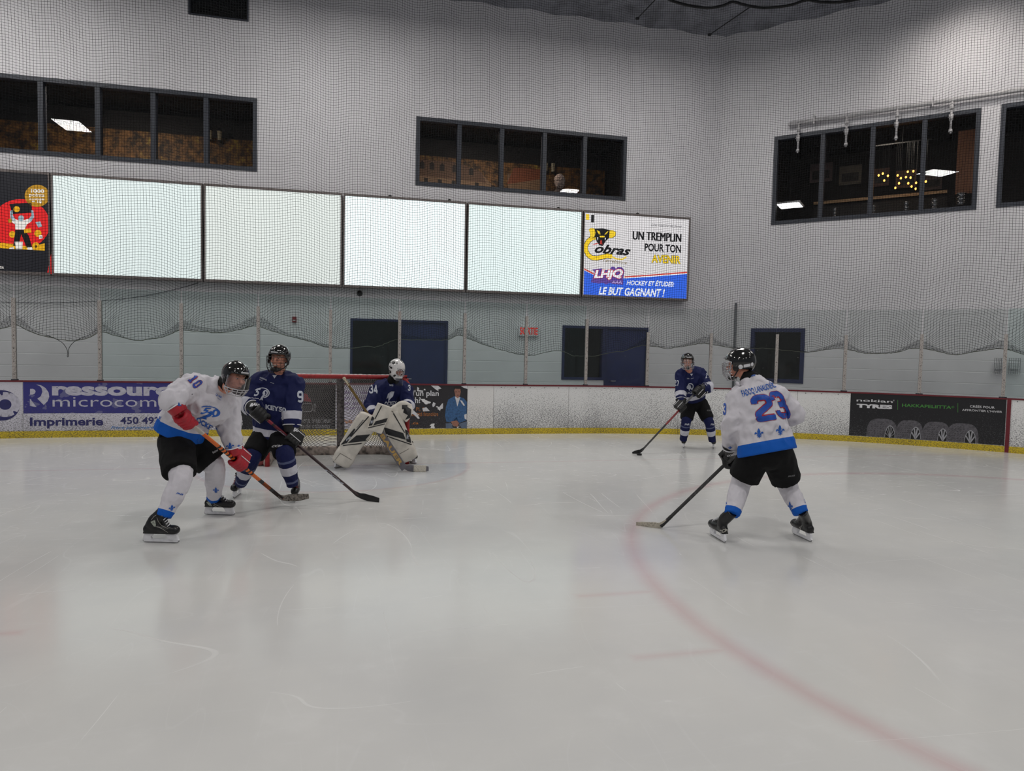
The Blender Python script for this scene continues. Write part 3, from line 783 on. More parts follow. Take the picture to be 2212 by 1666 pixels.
def bt(txt, x0, y0, x1, y1, m, bold=.02, shear=0, off=.004, root=None):
    # follow the slight fall of the box towards the right
    ax, ay = z4(x0, y0); bx_, by = z4(x1, y1)
    u0, z0 = wb2(ax, by); u1, z1 = wb2(bx_, ay); return flat('lettering', text2d(txt, bold, shear), onbox(off), m, root or cb, box=(u0, min(z0, z1), u1, max(z0, z1)))
def bline(txt, x0, x1, ytl, ybl, ytr, ybr, m, bold=.02, shear=0, off=.004, root=None):
    a = wb2(*z4(x0, ybl)); b = wb2(*z4(x1, ybr)); c = wb2(*z4(x0, ytl)); d = wb2(*z4(x1, ytr))
    V, Fc = text2d(txt, bold, shear); f = onbox(off)
    def g(s, t):
        u = a[0]*(1-s)+b[0]*s; zb = a[1]*(1-s)+b[1]*s; zt = c[1]*(1-s)+d[1]*s; return f(u, zb*(1-t)+zt*t)
    return flat('lettering', (V, Fc), g, m, root or cb)
for sh_ in (0, 7, 14): bline('UN TREMPLIN', 966+sh_, 1832+sh_, 370, 522, 420, 568, L_bk, 0, 0, .004+.0003*sh_/7)
bline('POUR TON', 1185, 1838, 588, 728, 620, 765, L_bk, .03)
bline('AVENIR', 1306, 1838, 790, 942, 812, 964, L_bk, .055, off=.003); bline('AVENIR', 1312, 1832, 795, 938, 817, 958, L_ye, .02)
bline('HOCKEY ET ÉTUDES:', 860, 1715, 1236, 1340, 1262, 1372, L_wh, .03, .25)
bline('LE BUT GAGNANT !', 358, 1545, 1370, 1512, 1412, 1560, L_wh, .03, .25)
bline('Une histoire de fierté', 1310, 1858, 225, 280, 265, 310, lit('advert_grey', 90, 90, 96, .6), 0, .5)
bline('obras', 285, 935, 590, 760, 650, 815, L_bk, .03, .45)
bline('Terrebonne', 440, 870, 850, 920, 920, 965, lit('advert_gold', 120, 98, 30, .7), 0, .4)
def shp(name, pts, m, off): pbox(cb, name, [z4(*p) for p in pts], m, off)
def bstroke(name, pts, w, m, off):
    P = [wb2(*z4(*p)) for p in pts]; flat(name, poly2d(stroke(P, w)), onbox(off), m, cb)
arc = [(300, 480), (230, 500), (165, 560), (125, 640), (130, 720), (170, 800), (240, 850), (330, 858), (430, 835), (520, 812), (600, 830), (680, 870), (780, 880), (860, 835)]
bstroke('snake_outline', arc[:11], .085*1.35, L_bk, .003)
bstroke('snake_body', arc[:11], .075*1.25, L_ye, .004); bstroke('snake_tail', arc[10:], .03, L_ye, .004)
shp('snake_hood', [(180, 340), (225, 310), (290, 325), (420, 320), (540, 345), (620, 355), (672, 390), (665, 460), (600, 500), (540, 500), (480, 560), (430, 640), (370, 625), (325, 560), (300, 480), (240, 500), (190, 500), (210, 430)], L_bk, .005)
shp('hood_scales', [(182, 345), (225, 314), (285, 330), (300, 400), (285, 470), (240, 490), (200, 500), (212, 430)], L_ye, .006)
shp('hood_scales', [(556, 360), (620, 358), (668, 395), (655, 455), (600, 490), (548, 490)], L_ye, .006)
shp('brow', [(320, 352), (375, 372), (392, 430), (360, 425)], L_ye, .006); shp('brow', [(536, 366), (495, 390), (462, 432), (500, 425)], L_ye, .006)
shp('snake_nose', [(372, 455), (470, 455), (460, 482), (385, 482)], L_ye, .006)
shp('fang', [(330, 480), (352, 485), (342, 540)], L_wh, .006); shp('fang', [(468, 488), (490, 490), (475, 545)], L_wh, .006)
shp('tongue', [(395, 530), (412, 530), (425, 625), (408, 590), (380, 610)], L_rd, .007); shp('tongue', [(240, 618), (320, 585), (360, 595), (300, 610)], L_rd, .007)
shp('league_badge', [(240, 1060), (420, 1040), (425, 1080), (560, 1060), (590, 1010), (640, 1010), (670, 1050), (700, 1015), (780, 1020), (822, 1080), (800, 1240), (795, 1335), (640, 1325), (560, 1305), (490, 1328), (430, 1300), (360, 1312), (215, 1290), (290, 1110)], L_pu, .005)
bline('LHjQ', 262, 800, 1068, 1268, 1040, 1250, L_rd, .085, .2, .006); bline('LHjQ', 275, 790, 1075, 1260, 1050, 1240, L_wh, .045, .2, .007)
bline('AAA', 590, 775, 1262, 1308, 1262, 1320, lit('advert_lilac', 180, 160, 215, .8), .03, .2, .007)

# leftmost advert
S2 = 5.95
def zp(x, y): return (0+x/S2, 360+y/S2)
def rb_poly(name, pts, m, off): pbox(rb, name, [zp(*p) for p in pts], m, off)
def rdisc(x, y, r, n=28, ry=None): return [(x+r*math.cos(2*PI*i/n), y-(ry or r)*math.sin(2*PI*i/n)) for i in range(n)][::-1]
A_rd = lit('advert_scarlet', 200, 28, 30, .9); A_go = lit('advert_coin_gold', 168, 124, 26, .85); A_ye = lit('advert_coin_yellow', 214, 160, 20, .8); A_wh = lit('advert_cream', 226, 222, 216, .75); A_gr = lit('advert_pale_blue', 150, 172, 182, .7); A_bk = lit('advert_ink', 18, 18, 22, .7)
rb_poly('red_disc', rdisc(265, 740, 375, ry=322, n=48), A_rd, .002)
rb_poly('red_wedge', [(680, 1020), (690, 1385), (604, 1372)], A_rd, .002)
rb_poly('held_flag', [(120, 480), (400, 462), (412, 590), (165, 612)], A_bk, .004)
rb_poly('gold_disc', rdisc(478, 375, 160, 40, 142), A_go, .004)
for (x, y, r) in ((215, 548, 40), (488, 858, 45), (160, 872, 42), (462, 1024, 50)): rb_poly('coin', rdisc(x, y, r), A_ye, .005)
rb_poly('coin_pile', [(-60, 985), (40, 980), (165, 995), (400, 1035), (575, 985), (575, 1080), (-60, 1045)], A_ye, .003)
rb_poly('figure_shirt', [(175, 668), (235, 690), (300, 692), (365, 672), (398, 710), (345, 745), (320, 810), (200, 808), (192, 742), (150, 712)], A_wh, .006)
rb_poly('figure_arm', [(128, 570), (160, 560), (168, 630), (205, 690), (170, 712), (135, 660)], A_gr, .006)
rb_poly('figure_arm', [(400, 560), (430, 565), (440, 650), (398, 715), (365, 680), (405, 630)], A_gr, .006)
rb_poly('figure_head', rdisc(272, 665, 38, 20), A_gr, .007)
rb_poly('figure_trousers', [(200, 812), (325, 810), (375, 900), (415, 1040), (345, 1045), (275, 870), (240, 1020), (170, 1020)], A_bk, .006)
rb_poly('money_bag', [(190, 965), (295, 965), (290, 1062), (205, 1062)], A_wh, .007)
rb_poly('figure_shoe', [(125, 1045), (175, 1030), (180, 1060), (120, 1058)], A_wh, .007); rb_poly('figure_shoe', [(355, 1035), (410, 1035), (430, 1072), (355, 1068)], A_wh, .007)
rb_poly('bank_note', [(455, 715), (520, 705), (542, 770), (495, 785)], A_gr, .006); rb_poly('gift_box', [(308, 805), (395, 795), (405, 850), (315, 858)], A_ye, .008); rb_poly('gift_box', [(100, 680), (150, 665), (160, 715), (115, 722)], A_go, .006); rb_poly('calendar', [(498, 885), (545, 880), (552, 922), (505, 930)], A_wh, .007)
def rline(txt, x0, x1, yt, yb, m, bold=.03, off=.006):
    a = wb2(*zp(x0, yb)); b = wb2(*zp(x1, yb)); c = wb2(*zp(x0, yt)); V, Fc = text2d(txt, bold); f = onbox(off)
    slope = (wb2(*zp(x1, yb))[1]-a[1])
    flat('lettering', (V, Fc), lambda s, t: f(a[0]*(1-s)+b[0]*s, a[1]+slope*.35*s+(c[1]-a[1])*t), m, rb)
rline('1000', 398, 572, 285, 335, A_wh, .04); rline('points', 378, 575, 342, 395, A_wh, .03); rline('accumulés', 378, 572, 398, 425, A_wh, .02); rline('= 1$', 412, 540, 432, 468, A_wh, .05)
rline('$', 446, 478, 1005, 1045, A_bk, .04); rline('ca', -5, 50, 1280, 1310, A_wh, .02); rline('31', 510, 542, 895, 915, A_bk, .04, .009)

# small things on the back wall
u0, u1, z0, z1 = 3.757, 4.183, 2.054, 2.225
ex = thing('exit_sign', 'white exit sign with red letters SORTIE on the back wall', 'exit sign', BW((u0+u1)/2, z0, 0))
vs, fs, _ = slab(BW, u0-.02, z0-.03, u1+.02, z1+.03, 0, .06); q = MB(); q.add(vs, fs); put('housing', q.mesh('housing', M['white_plastic']), ex)
flat('lettering', text2d('SORTIE', .03), lambda a, b: BW(a, b, .063), emat('exit_red', rgb(210, 50, 42), .6), ex, box=(u0, z0, u1, z1))
c = wb(636, 691); q = MB(); vs, fs, _ = slab(BW, c[0]-.042, c[1]-.06, c[0]+.042, c[1]+.065, 0, .05); q.add(vs, fs)
al = thing('fire_alarm', 'small red fire alarm pull station on the back wall', 'fire alarm', BW(c[0], c[1]-.06, 0)); put('housing', q.mesh('housing', mat('alarm_red', rgb(130, 26, 34), .4)), al)
q = MB(); q.box(BW(c[0]-.025, c[1]-.02, .052), DB*.05, DN*-.008, Z3*.02); put('pull_handle', q.mesh('pull_handle', M['white_plastic']), al)
c = wb(777, 634); q = MB(); pp = BW(c[0], c[1], .03); cmn = thing('dome_camera', 'small black dome camera on the wall below the brightest light box', 'security camera', pp)
q.ell(pp, DB, DN, Z3, .055, .05, .055); put('dome', q.mesh('dome', M['gloss_black'], True), cmn); q = MB(); q.cyl(BW(c[0], c[1]+.0, 0), BW(c[0], c[1], .02), .065, .06); put('mount', q.mesh('mount', M['black']), cmn)
# cable drooping from the light boxes on the left
pts = [(-60, 650), (0, 653), (110, 655), (212, 651), (300, 642), (370, 628), (430, 612)]
def bpt(x, y, off): a = wb(x, y); return BW(a[0], a[1], off)
q = MB(); q.loft([bpt(x, y, .04) for x, y in pts], [.006]*len(pts), n=6, sub=4, cap=False)
single('wall_cable', q.mesh('wall_cable', M['frame_dark']), 'thin dark cable sagging across the left wall up to the light boxes', 'cable')
# round knobs on top of the light boxes
for (x, y, lab) in ((843, 427, 'small black cap on top of the brightest light box, left one'), (972, 437, 'small black cap on top of the brightest light box, right one'), (1209, 453, 'small black cap on top of the light box beside the cobra advert'), (1381, 464, 'small black cap on top of the cobra advert')):
    a = wb2(x, y); q = MB(); q.cyl(BW(a[0], 4.955, .13), BW(a[0], 5.0, .13), .045, .035, n=12); q.cyl(BW(a[0], 4.995, .13), BW(a[0], 5.01, .13), .02, .015, n=8)
    single('vent_cap', q.mesh('vent_cap', M['black'], True), lab, 'vent cap', 'black caps on the light boxes')

# ------------------------------------------------------------------ right wall: white pipe with hanging drops
pipe = thing('wall_pipe', 'long horizontal grey-white pipe with hanging drops above the right windows', 'pipe', RW(1.6, 7.04, .12))
wp = mat('white_pipe_paint', rgb(196, 194, 196), .4); z7 = 7.04
q = MB(); q.cyl(RW(1.6, z7, .12), RW(10, z7, .12), .05, n=12); q.ell(RW(1.6, z7, .12), DR, DRN, Z3, .05, .05, .05); put('main_run', q.mesh('main_run', wp, True), pipe)
for x, y in ((1727, 285), (1831, 262), (1939, 243), (2056, 225)):
    w = wr(x, y)[0]
    q = MB(); q.cyl(RW(w, z7-.02, .14), RW(w, z7-.62, .14), .022); q.cyl(RW(w, z7-.12, .14), RW(w, z7-.2, .14), .038); q.cyl(RW(w, z7-.3, .14), RW(w, z7-.42, .14), .045, .035); q.cyl(RW(w, z7-.6, .14), RW(w, z7-.66, .14), .03, .04)
    put('drop', q.mesh('drop', wp, True), pipe)
    q = MB(); q.cyl(RW(w-.06, z7-.36, .16), RW(w+.02, z7-.36, .16), .012); q.cyl(RW(w, z7-.66, .14), RW(w, z7-.7, .14), .03, .02); put('valve', q.mesh('valve', M['steel'], True), pipe)
for w in (2.1, 4.4, 6.4):
    q = MB(); q.box(RW(w, z7-.09, .18), DR*.03, DRN*.18, Z3*.2); put('bracket', q.mesh('bracket', wp), pipe)
w_, z_ = wr(1591, 657)
q = MB(); q.cyl(RW(w_, .0, .05), RW(w_, z_, .05), .028); q.ell(RW(w_, z_, .05), DR, DRN, Z3, .03, .03, .03)
single('standpipe', q.mesh('standpipe', mat('grey_conduit', rgb(96, 98, 104), .5), True), 'thin dark upright pipe on the wall left of the small navy window', 'pipe')
for (xa, xb, lab) in ((2146, 2166, 'left wire guard on the wall at the far right'), (2177, 2203, 'right wire guard on the wall at the far right')):
    a = wr(xa, 808); b = wr(xb, 774); q = MB(); h = b[1]-a[1]
    for i in range(6):
        w = a[0]+(b[0]-a[0])*i/5; q.tube([RW(w, a[1], .02), RW(w, a[1], .16), RW(w, b[1], .16), RW(w, b[1], .02)], .004, 4)
    for i in range(7):
        z = a[1]+h*i/6; q.tube([RW(a[0], z, .02), RW(a[0], z, .16), RW(b[0], z, .16), RW(b[0], z, .02)], .004, 4)
    g = thing('wire_guard', lab, 'wire guard', RW(a[0], a[1], 0), 'wire guards on the right wall'); put('wires', q.mesh('wires', M['steel']), g)
    q = MB(); q.box(RW((a[0]+b[0])/2-.07, a[1]+.1, .07), DR*.14, DRN*.07, Z3*.12); put('fixture_box', q.mesh('fixture_box', M['white_plastic']), g)

# ------------------------------------------------------------------ loose roof liner sagging in the corner, with black edge
lin_m = mat('loose_silver_liner', rgb(136, 138, 146), .4, var=.12, vscale=3, bump=.8, bscale=5)
def roofz(d, s): return 9.40 + .45*(1-math.exp(-d*.7)) + .07*math.sin(s*2.1)*math.sin(min(d, 1.6)*1.9) + .03*math.sin(s*5.3+d*3)
for nm, func, s0, s1, lab in (('back', lambda u, z, d: BW(u, z, d), -17.0, UC, None), ('right', lambda w, z, d: RW(w, z, d), 0.0, 13.0, None)):
    mb = MB(); n1, n2 = 90, 14; vs = []
    for i in range(n1+1):
        s = s0+(s1-s0)*i/n1
        for j in range(n2+1):
            e = 2.1*j/n2*(1+.10*abs(math.sin(s*1.35)))
            cut = (UC-s)*.41 if nm == 'back' else s*.41
            vs.append(func(s, roofz(e, s), e) if True else None)
    mb.add(vs, [(i*(n2+1)+j, i*(n2+1)+j+1, (i+1)*(n2+1)+j+1, (i+1)*(n2+1)+j) for i in range(n1) for j in range(n2)])
    me = mb.mesh('trim_liner_'+nm, lin_m, True)
    o = put('trim_1' if nm == 'back' else 'trim_2', me, kind='structure')
def up(x, y, z): d = ray(x, y); return EYE+d*((z-HC)/d.z)
hem = [(1440, -6), (1447, 0), (1475, 9), (1505, 15), (1537, 17), (1565, 11), (1583, 4), (1610, 11), (1648, 17), (1690, 14), (1715, 9), (1743, 0), (1770, 4), (1804, 5), (1835, 2), (1860, -3)]
q = MB(); q.loft([up(x, y, 9.28) for x, y in hem], [.03]*len(hem), n=8, sub=3, cap=False)
e1 = single('liner_edging', q.mesh('liner_edging', M['black'], True), 'scalloped black edging of the roof liner at the top of the photo', 'edging')
for (a, b, lab) in (((1377, 40), (1415, 0), 'left dark strap crossing the roof liner at the top'), ((1533, 75), (1625, 12), 'long dark strap at the corner of the roof liner')):
    q = MB(); q.tube([up(a[0], a[1], 9.33), up(b[0], b[1], 9.3)], .012, 6); q.ell(up(a[0], a[1], 9.33), DB, DN, Z3, .05, .05, .03)
    single('liner_strap', q.mesh('liner_strap', M['black'], True), lab, 'strap', 'straps on the roof liner')

# ================================================================== rink boards
white_scuff = board_material('scuffed_white_board', (.74, .74, .74), .42)
white_clean = board_material('clean_white_board', (.74, .73, .72), .26)
white_mid = board_material('marked_white_board', (.73, .73, .725), .36)
yellow_m = board_material('yellow_kick_plate', (.62, .46, .02), .20, (.12, .10, .03))
cap_m = mat('dark_red_cap', rgb(100, 24, 34), .4)
def S_(x, y=880): return bsz(x, y)[0]
secs = [(-9.5, S_(50), white_mid, 'white board section with the gear logo at the far left edge'), (S_(50), S_(300), white_mid, 'board section carrying the left part of the blue print shop banner'),
        (S_(300), S_(497), white_mid, 'board section behind the player in white number 10'), (S_(497), S_(725), white_mid, 'board section with black advert behind the left half of the goal'),
        (S_(725), S_(1009), white_clean, 'board section behind the goalie with the advert of the seated man'), (S_(1009), S_(1066), white_clean, 'narrow clean white board section right of the seated man advert'),
        (S_(1066), S_(1228), white_scuff, 'scuffed white board section right of the clean narrow one'), (S_(1228), S_(1465), white_scuff, 'scuffed white board section left of the distant blue player'),
        (S_(1465), S_(1722), white_scuff, 'scuffed white board section behind the distant blue player'), (S_(1722), S_(2175), white_mid, 'curved board section with the black tyre advert'),
        (S_(2175), S_(2175)+4.5, white_scuff, 'board section at the right edge beyond the red upright stripe')]
for k, (a, b, m, lab) in enumerate(secs):
    root = thing('rink_board', lab, 'rink board', BD((a+b)/2, 0), 'boards around the rink')
    n = max(2, int((b-a)/.3))
    put('facing', slab_mesh('facing', BD, a+.003, .0, b-.003, .966, .0, -.06, m, n), root)
    put('kick_plate', slab_mesh('kick_plate', BD, a+.002, .0, b-.002, .115, .012, -.002, yellow_m, n), root)
    put('cap_rail', slab_mesh('cap_rail', BD, a+.001, .966, b-.001, .992, .014, -.12, cap_m, n), root)
    nb = MB()
    for i in range(int((b-a)/.3)):
        for z in (.935,):
            nb.cyl(BD(a+.15+i*.3, z, 0), BD(a+.15+i*.3, z, .004), .009, n=6)
    if nb.v: put('bolt_row', nb.mesh('bolt_row', M['black']), root)
vs, fs, _ = slab(BD, S_(2175), 0, S_(2184), .985, .016, 0, 2); q = MB(); q.add(vs, fs)
single('goal_line_stripe', q.mesh('goal_line_stripe', mat('red_stripe_vinyl', rgb(104, 22, 34), .4)), 'dark red upright stripe on the boards right of the tyre advert', 'stripe')

# adverts on the boards --------------------------------------------------
def B_(off): return lambda a, b: BD(a, b, off)
def banner(name, x0, y0t, x1, y1t, label, m, zlo=.125, zhi=None, na=8):
    s0, s1 = S_(x0), S_(x1); zt = (bsz(x0, y0t)[1]+bsz(x1, y1t)[1])/2 if zhi is None else zhi
    root = thing(name, label, 'advert', BD((s0+s1)/2, zlo, .003))
    vs, fs, uvs = slab(BD, s0, zlo, s1, zt, .004, .001, na); q = MB(); q.add(vs, fs); me = q.mesh('panel', m); l = me.uv_layers.new(name='UVMap')
    for k, lp in enumerate(me.loops): l.data[k].uv = uvs[lp.vertex_index]
    put('panel', me, root); return root, s0, s1, zlo, zt
def btext(root, txt, x0, y0, x1, y1, m, bold=.0, shear=0, off=.0065, cuts=0, spacing=1.0, tilt=True):
    """fit the words in the picture box, measured on the boards"""
    ym = (y0+y1)/2
    a = bsz(x0, y1); b = bsz(x1, y0); zmid0 = bsz(x0, y0)[1]
    V, Fc = text2d(txt, bold, shear, spacing, cuts); sl = slopepx((x0+x1)/2)*(x1-x0)
    a0 = bsz(x0, y1-max(sl, 0))[1]; a1 = bsz(x0, y0)[1]
    zlo = min(a0, a1); zhi = max(a0, a1)
    return flat('lettering', (V, Fc), lambda s, t: BD(a[0]+(b[0]-a[0])*s, zlo+(zhi-zlo)*t, off), m, root)
def slopepx(x): # how the lettering falls across the picture at this column
    s = S_(x, 880); p = proj(BD(s-.2, .5)); q = proj(BD(s+.2, .5)); return (q[1]-p[1])/(q[0]-p[0])
def bpoly(root, name, polys, m, off=.0065, cuts=0):
    P = [[bsz(x, y) for x, y in pl] for pl in polys]
    return flat(name, poly2d(P, cuts), B_(off), m, root)
pv = lambda name, c, marks=.34, big=0.0: board_material(name, c, marks, big=big)
navy_print = pv('navy_print', rgb(50, 48, 122), .14, .12); white_print = pv('white_print', rgb(200, 198, 208), .26); navy_ink = mat('navy_ink', rgb(42, 42, 96), .4); pale_ink = mat('pale_ink', rgb(184, 182, 196), .4); blue_ink = mat('blue_ink', rgb(40, 110, 176), .4)
root, *_ = banner('advert_banner', -60, 822, 49, 822, 'white banner with a dark blue gear wheel logo at the far left', white_print)
gc = bsz(4, 876); ring = disc(0, 0, 1, n=40)
flat('gear_logo_ring', poly2d([[(gc[0]+.26*a, gc[1]+.26*b) for a, b in ring]], 8), B_(.0060), navy_ink, root)
teeth = []
for i in range(12):
    a = 2*PI*i/12
    for da, r in ((-.20, .165), (-.13, .215), (.13, .215), (.20, .165)): teeth.append((gc[0]+.05+r*math.cos(a+da), gc[1]+.015+r*math.sin(a+da)))
flat('gear_logo_wheel', poly2d([teeth], 8), B_(.0068), pale_ink, root)
flat('gear_logo_hub', poly2d([[(gc[0]+.05+.09*a, gc[1]+.015+.09*b) for a, b in ring]], 5), B_(.0076), navy_ink, root)
root, s0, s1, zl, zt = banner('advert_banner', 50, 824, 497, 828, 'blue and white print shop banner with large white lettering', white_print, na=24)
zb = bsz(60, 893.5)[1]
put('blue_field', slab_mesh('blue_field', BD, s0+.005, zb, s1-.005, zt-.008, .0052, .003, navy_print, 24), root)
for txt, x0, y0, x1, y1, m, b, sh in (('ressource', 112.7, 834, 402, 855, pale_ink, .045, 0), ('microcomp', 114, 858, 366, 886, pale_ink, -.004, 0), ('Imprimerie', 65, 902, 223, 926, navy_ink, .03, 0), ('450 492-3', 260, 901, 366, 916.5, navy_ink, .02, 0), ('Fière partenaire des Cobras', 240, 921, 400, 928, blue_ink, .01, .3)):
    btext(root, txt, x0, y0, x1, y1, m, b, sh)
zR = lambda x, y: (x/6.32, 780+y/6.32)
bpoly(root, 'letter_mark', [[zR(*p) for p in pl] for pl in ([(495, 322), (560, 330), (625, 370), (665, 430), (675, 490), (650, 550), (600, 602), (512, 515), (560, 480), (580, 420), (570, 370), (540, 340)],
      [(412, 382), (450, 380), (480, 395), (488, 420), (475, 445), (450, 458), (412, 460)], [(412, 515), (500, 628), (455, 622), (415, 610)])], pale_ink)
black_print = pv('black_print', rgb(22, 21, 25), .04, .0); black_torn = pv('black_print_torn', rgb(40, 38, 42), .04, .95)
grey_ink = mat('grey_ink', rgb(150, 150, 154), .5); red_ink = mat('red_ink', rgb(140, 34, 48), .5); orange_ink = mat('orange_ink', rgb(168, 104, 48), .5); white_ink = mat('white_ink', rgb(206, 206, 210), .5); green_ink = mat('green_ink', rgb(64, 132, 56), .5)
root, *_ = banner('advert_banner', 498, 829, 724.5, 829, 'black advert with grey lettering and a red streak behind the goal', black_print, na=8)
btext(root, 'o', 504, 860, 528, 880, grey_ink, .05); btext(root, '-3', 505, 906, 525, 921, grey_ink, .02)
bpoly(root, 'red_streak', [[(651, 848), (663, 852), (674, 869), (652, 866)]], red_ink)
btext(root, 'ment intérieur', 645, 902, 716, 914, grey_ink, .0); btext(root, 'on de cabanon', 645, 915, 712, 925, grey_ink, .0); btext(root, '.com', 677, 872, 682, 890, grey_ink, 0)
bpoly(root, 'logo_outline', [*stroke([bb for bb in ((655, 872), (672, 872), (675, 876), (675, 885), (672, 889), (655, 889), (652, 885), (652, 876))], 1.6, True)], grey_ink)
root, *_ = banner('advert_banner', 725.5, 829, 843, 830, 'white advert with faint lilac text seen through the goal netting', pv('lilac_white_print', rgb(196, 192, 206), .25), na=2)
lil = mat('lilac_ink', rgb(140, 120, 160), .5)
for i, t_ in enumerate(('de la vie', 'un avenir', 'en santé', 'pour tous')): btext(root, t_, 742, 843+i*12, 795, 851+i*12, lil, .01)
btext(root, 'Future', 740, 906, 778, 915, orange_ink, .02)
root, s0, s1, zl, zt = banner('advert_banner', 844, 832, 1009, 833, 'dark torn advert with a man in a blue jacket, right of the goal', black_torn, na=2)
btext(root, "d'un plan", 886, 843, 948, 859, white_ink, .02); btext(root, 'ch?', 889, 858, 909, 871, white_ink, .02); btext(root, 'PL 22', 899, 880, 922, 888, orange_ink, 0); btext(root, 'sécurité financière', 886, 890, 946.5, 899, orange_ink, 0); btext(root, '.ca', 889, 913, 904, 917, orange_ink, .02)
X = lambda x, y: (860+x/3.95, 600+y/3.95)
pj = lambda name, pts, m, off: bpoly(root, name, [[X(*p) for p in pts]], m, off)
pj('man_jacket', [(478, 1012), (428, 1040), (408, 1100), (400, 1180), (412, 1232), (460, 1230), (500, 1190), (520, 1240), (560, 1225), (584, 1215), (586, 1060), (560, 1030), (525, 1015)], mat('printed_blue_jacket', rgb(52, 92, 138), .5, vscale=30, var=.12), .0068)
pj('man_shirt', [(484, 1015), (505, 1100), (530, 1020)], white_ink, .0076)
pj('man_face', [(478, 960), (486, 948), (530, 950), (534, 975), (526, 1010), (508, 1030), (488, 1012)], mat('printed_skin', rgb(150, 104, 88), .5), .0084)
pj('man_hair', [(475, 972), (475, 938), (490, 930), (522, 929), (537, 938), (538, 972)], mat('printed_hair', rgb(26, 22, 22), .6), .0080)
for pts_ in ([(488, 971), (500, 970), (500, 975), (488, 976)], [(512, 971), (526, 972), (526, 977), (512, 975)], [(500, 1000), (516, 1000), (514, 1005), (502, 1005)]): pj('man_features', pts_, mat('printed_features', rgb(72, 44, 38), .6), .0090)
pj('man_hands', [(448, 1228), (500, 1218), (520, 1240), (505, 1275), (470, 1262)], mat('printed_skin', rgb(150, 104, 88), .5), .0084)
pj('man_jeans', [(405, 1245), (450, 1238), (470, 1285), (408, 1286)], mat('printed_jeans', rgb(90, 104, 126), .6), .0074); pj('man_jeans', [(515, 1248), (586, 1225), (586, 1286), (545, 1286)], mat('printed_jeans', rgb(90, 104, 126), .6), .0074)
for pts in ([(163, 932), (180, 942), (175, 958), (215, 965), (210, 975), (160, 968)], [(290, 1085), (300, 1062), (320, 1072), (312, 1095), (296, 1105)], [(205, 1115), (240, 1105), (270, 1138), (215, 1142)], [(345, 1110), (370, 1080), (385, 1095), (370, 1120)], [(60, 1150), (120, 1120), (150, 1150), (185, 1200), (170, 1205), (130, 1165), (100, 1160)],
            [(280, 920), (340, 922), (370, 945), (340, 955), (345, 970), (315, 950)], [(535, 925), (590, 920), (592, 950), (560, 940)], [(528, 1045), (545, 1050), (570, 1090), (560, 1095), (540, 1070)], [(562, 1170), (585, 1160), (585, 1212), (568, 1205)], [(50, 1070), (90, 1062), (120, 1120), (95, 1115)]):
    pj('torn_patch', pts, white_ink, .0098)
# tyre advert on the curve
root, s0, s1, zl, zt = banner('advert_banner', 1836.5, 849, 2173.5, 861, 'black tyre advert with four winter tyres on the curved boards', black_print, na=14)
Y_ = lambda x, y: (1700+x/4.32, 780+y/4.32)
def nt(txt, x0, y0, x1, y1, m, bold, shear=0):
    a = Y_(x0, y0); b = Y_(x1, y1); btext(root, txt, a[0], a[1], b[0], b[1], m, bold, shear, cuts=8)
nt('nokian', 648, 352, 988, 394, white_ink, .01); nt('TYRES', 648, 398, 985, 452, white_ink, .06); nt('HAKKAPELIITTA', 1072, 398, 1535, 452, green_ink, .02); nt('®', 1533, 420, 1562, 442, green_ink, 0); nt('®', 989, 362, 1003, 376, white_ink, 0)
nt('CRÉÉS POUR', 1705, 408, 1940, 448, white_ink, .01); nt("AFFRONTER L'HIVER", 1632, 446, 2010, 488, white_ink, .01)
for x, ya, yb in ((1033, 365, 455), (1594, 392, 480)): bpoly(root, 'divider', [[Y_(x-2, ya), Y_(x+2, ya), Y_(x+2, yb), Y_(x-2, yb)]], green_ink, .0065)
tyre_m = mat('printed_tyre', rgb(84, 82, 88), .6, var=.15, vscale=26); rim_m = mat('printed_rim', rgb(150, 150, 156), .5); dk = mat('printed_dark', rgb(16, 15, 18), .6); line_m = mat('printed_tread', rgb(28, 27, 31), .6)
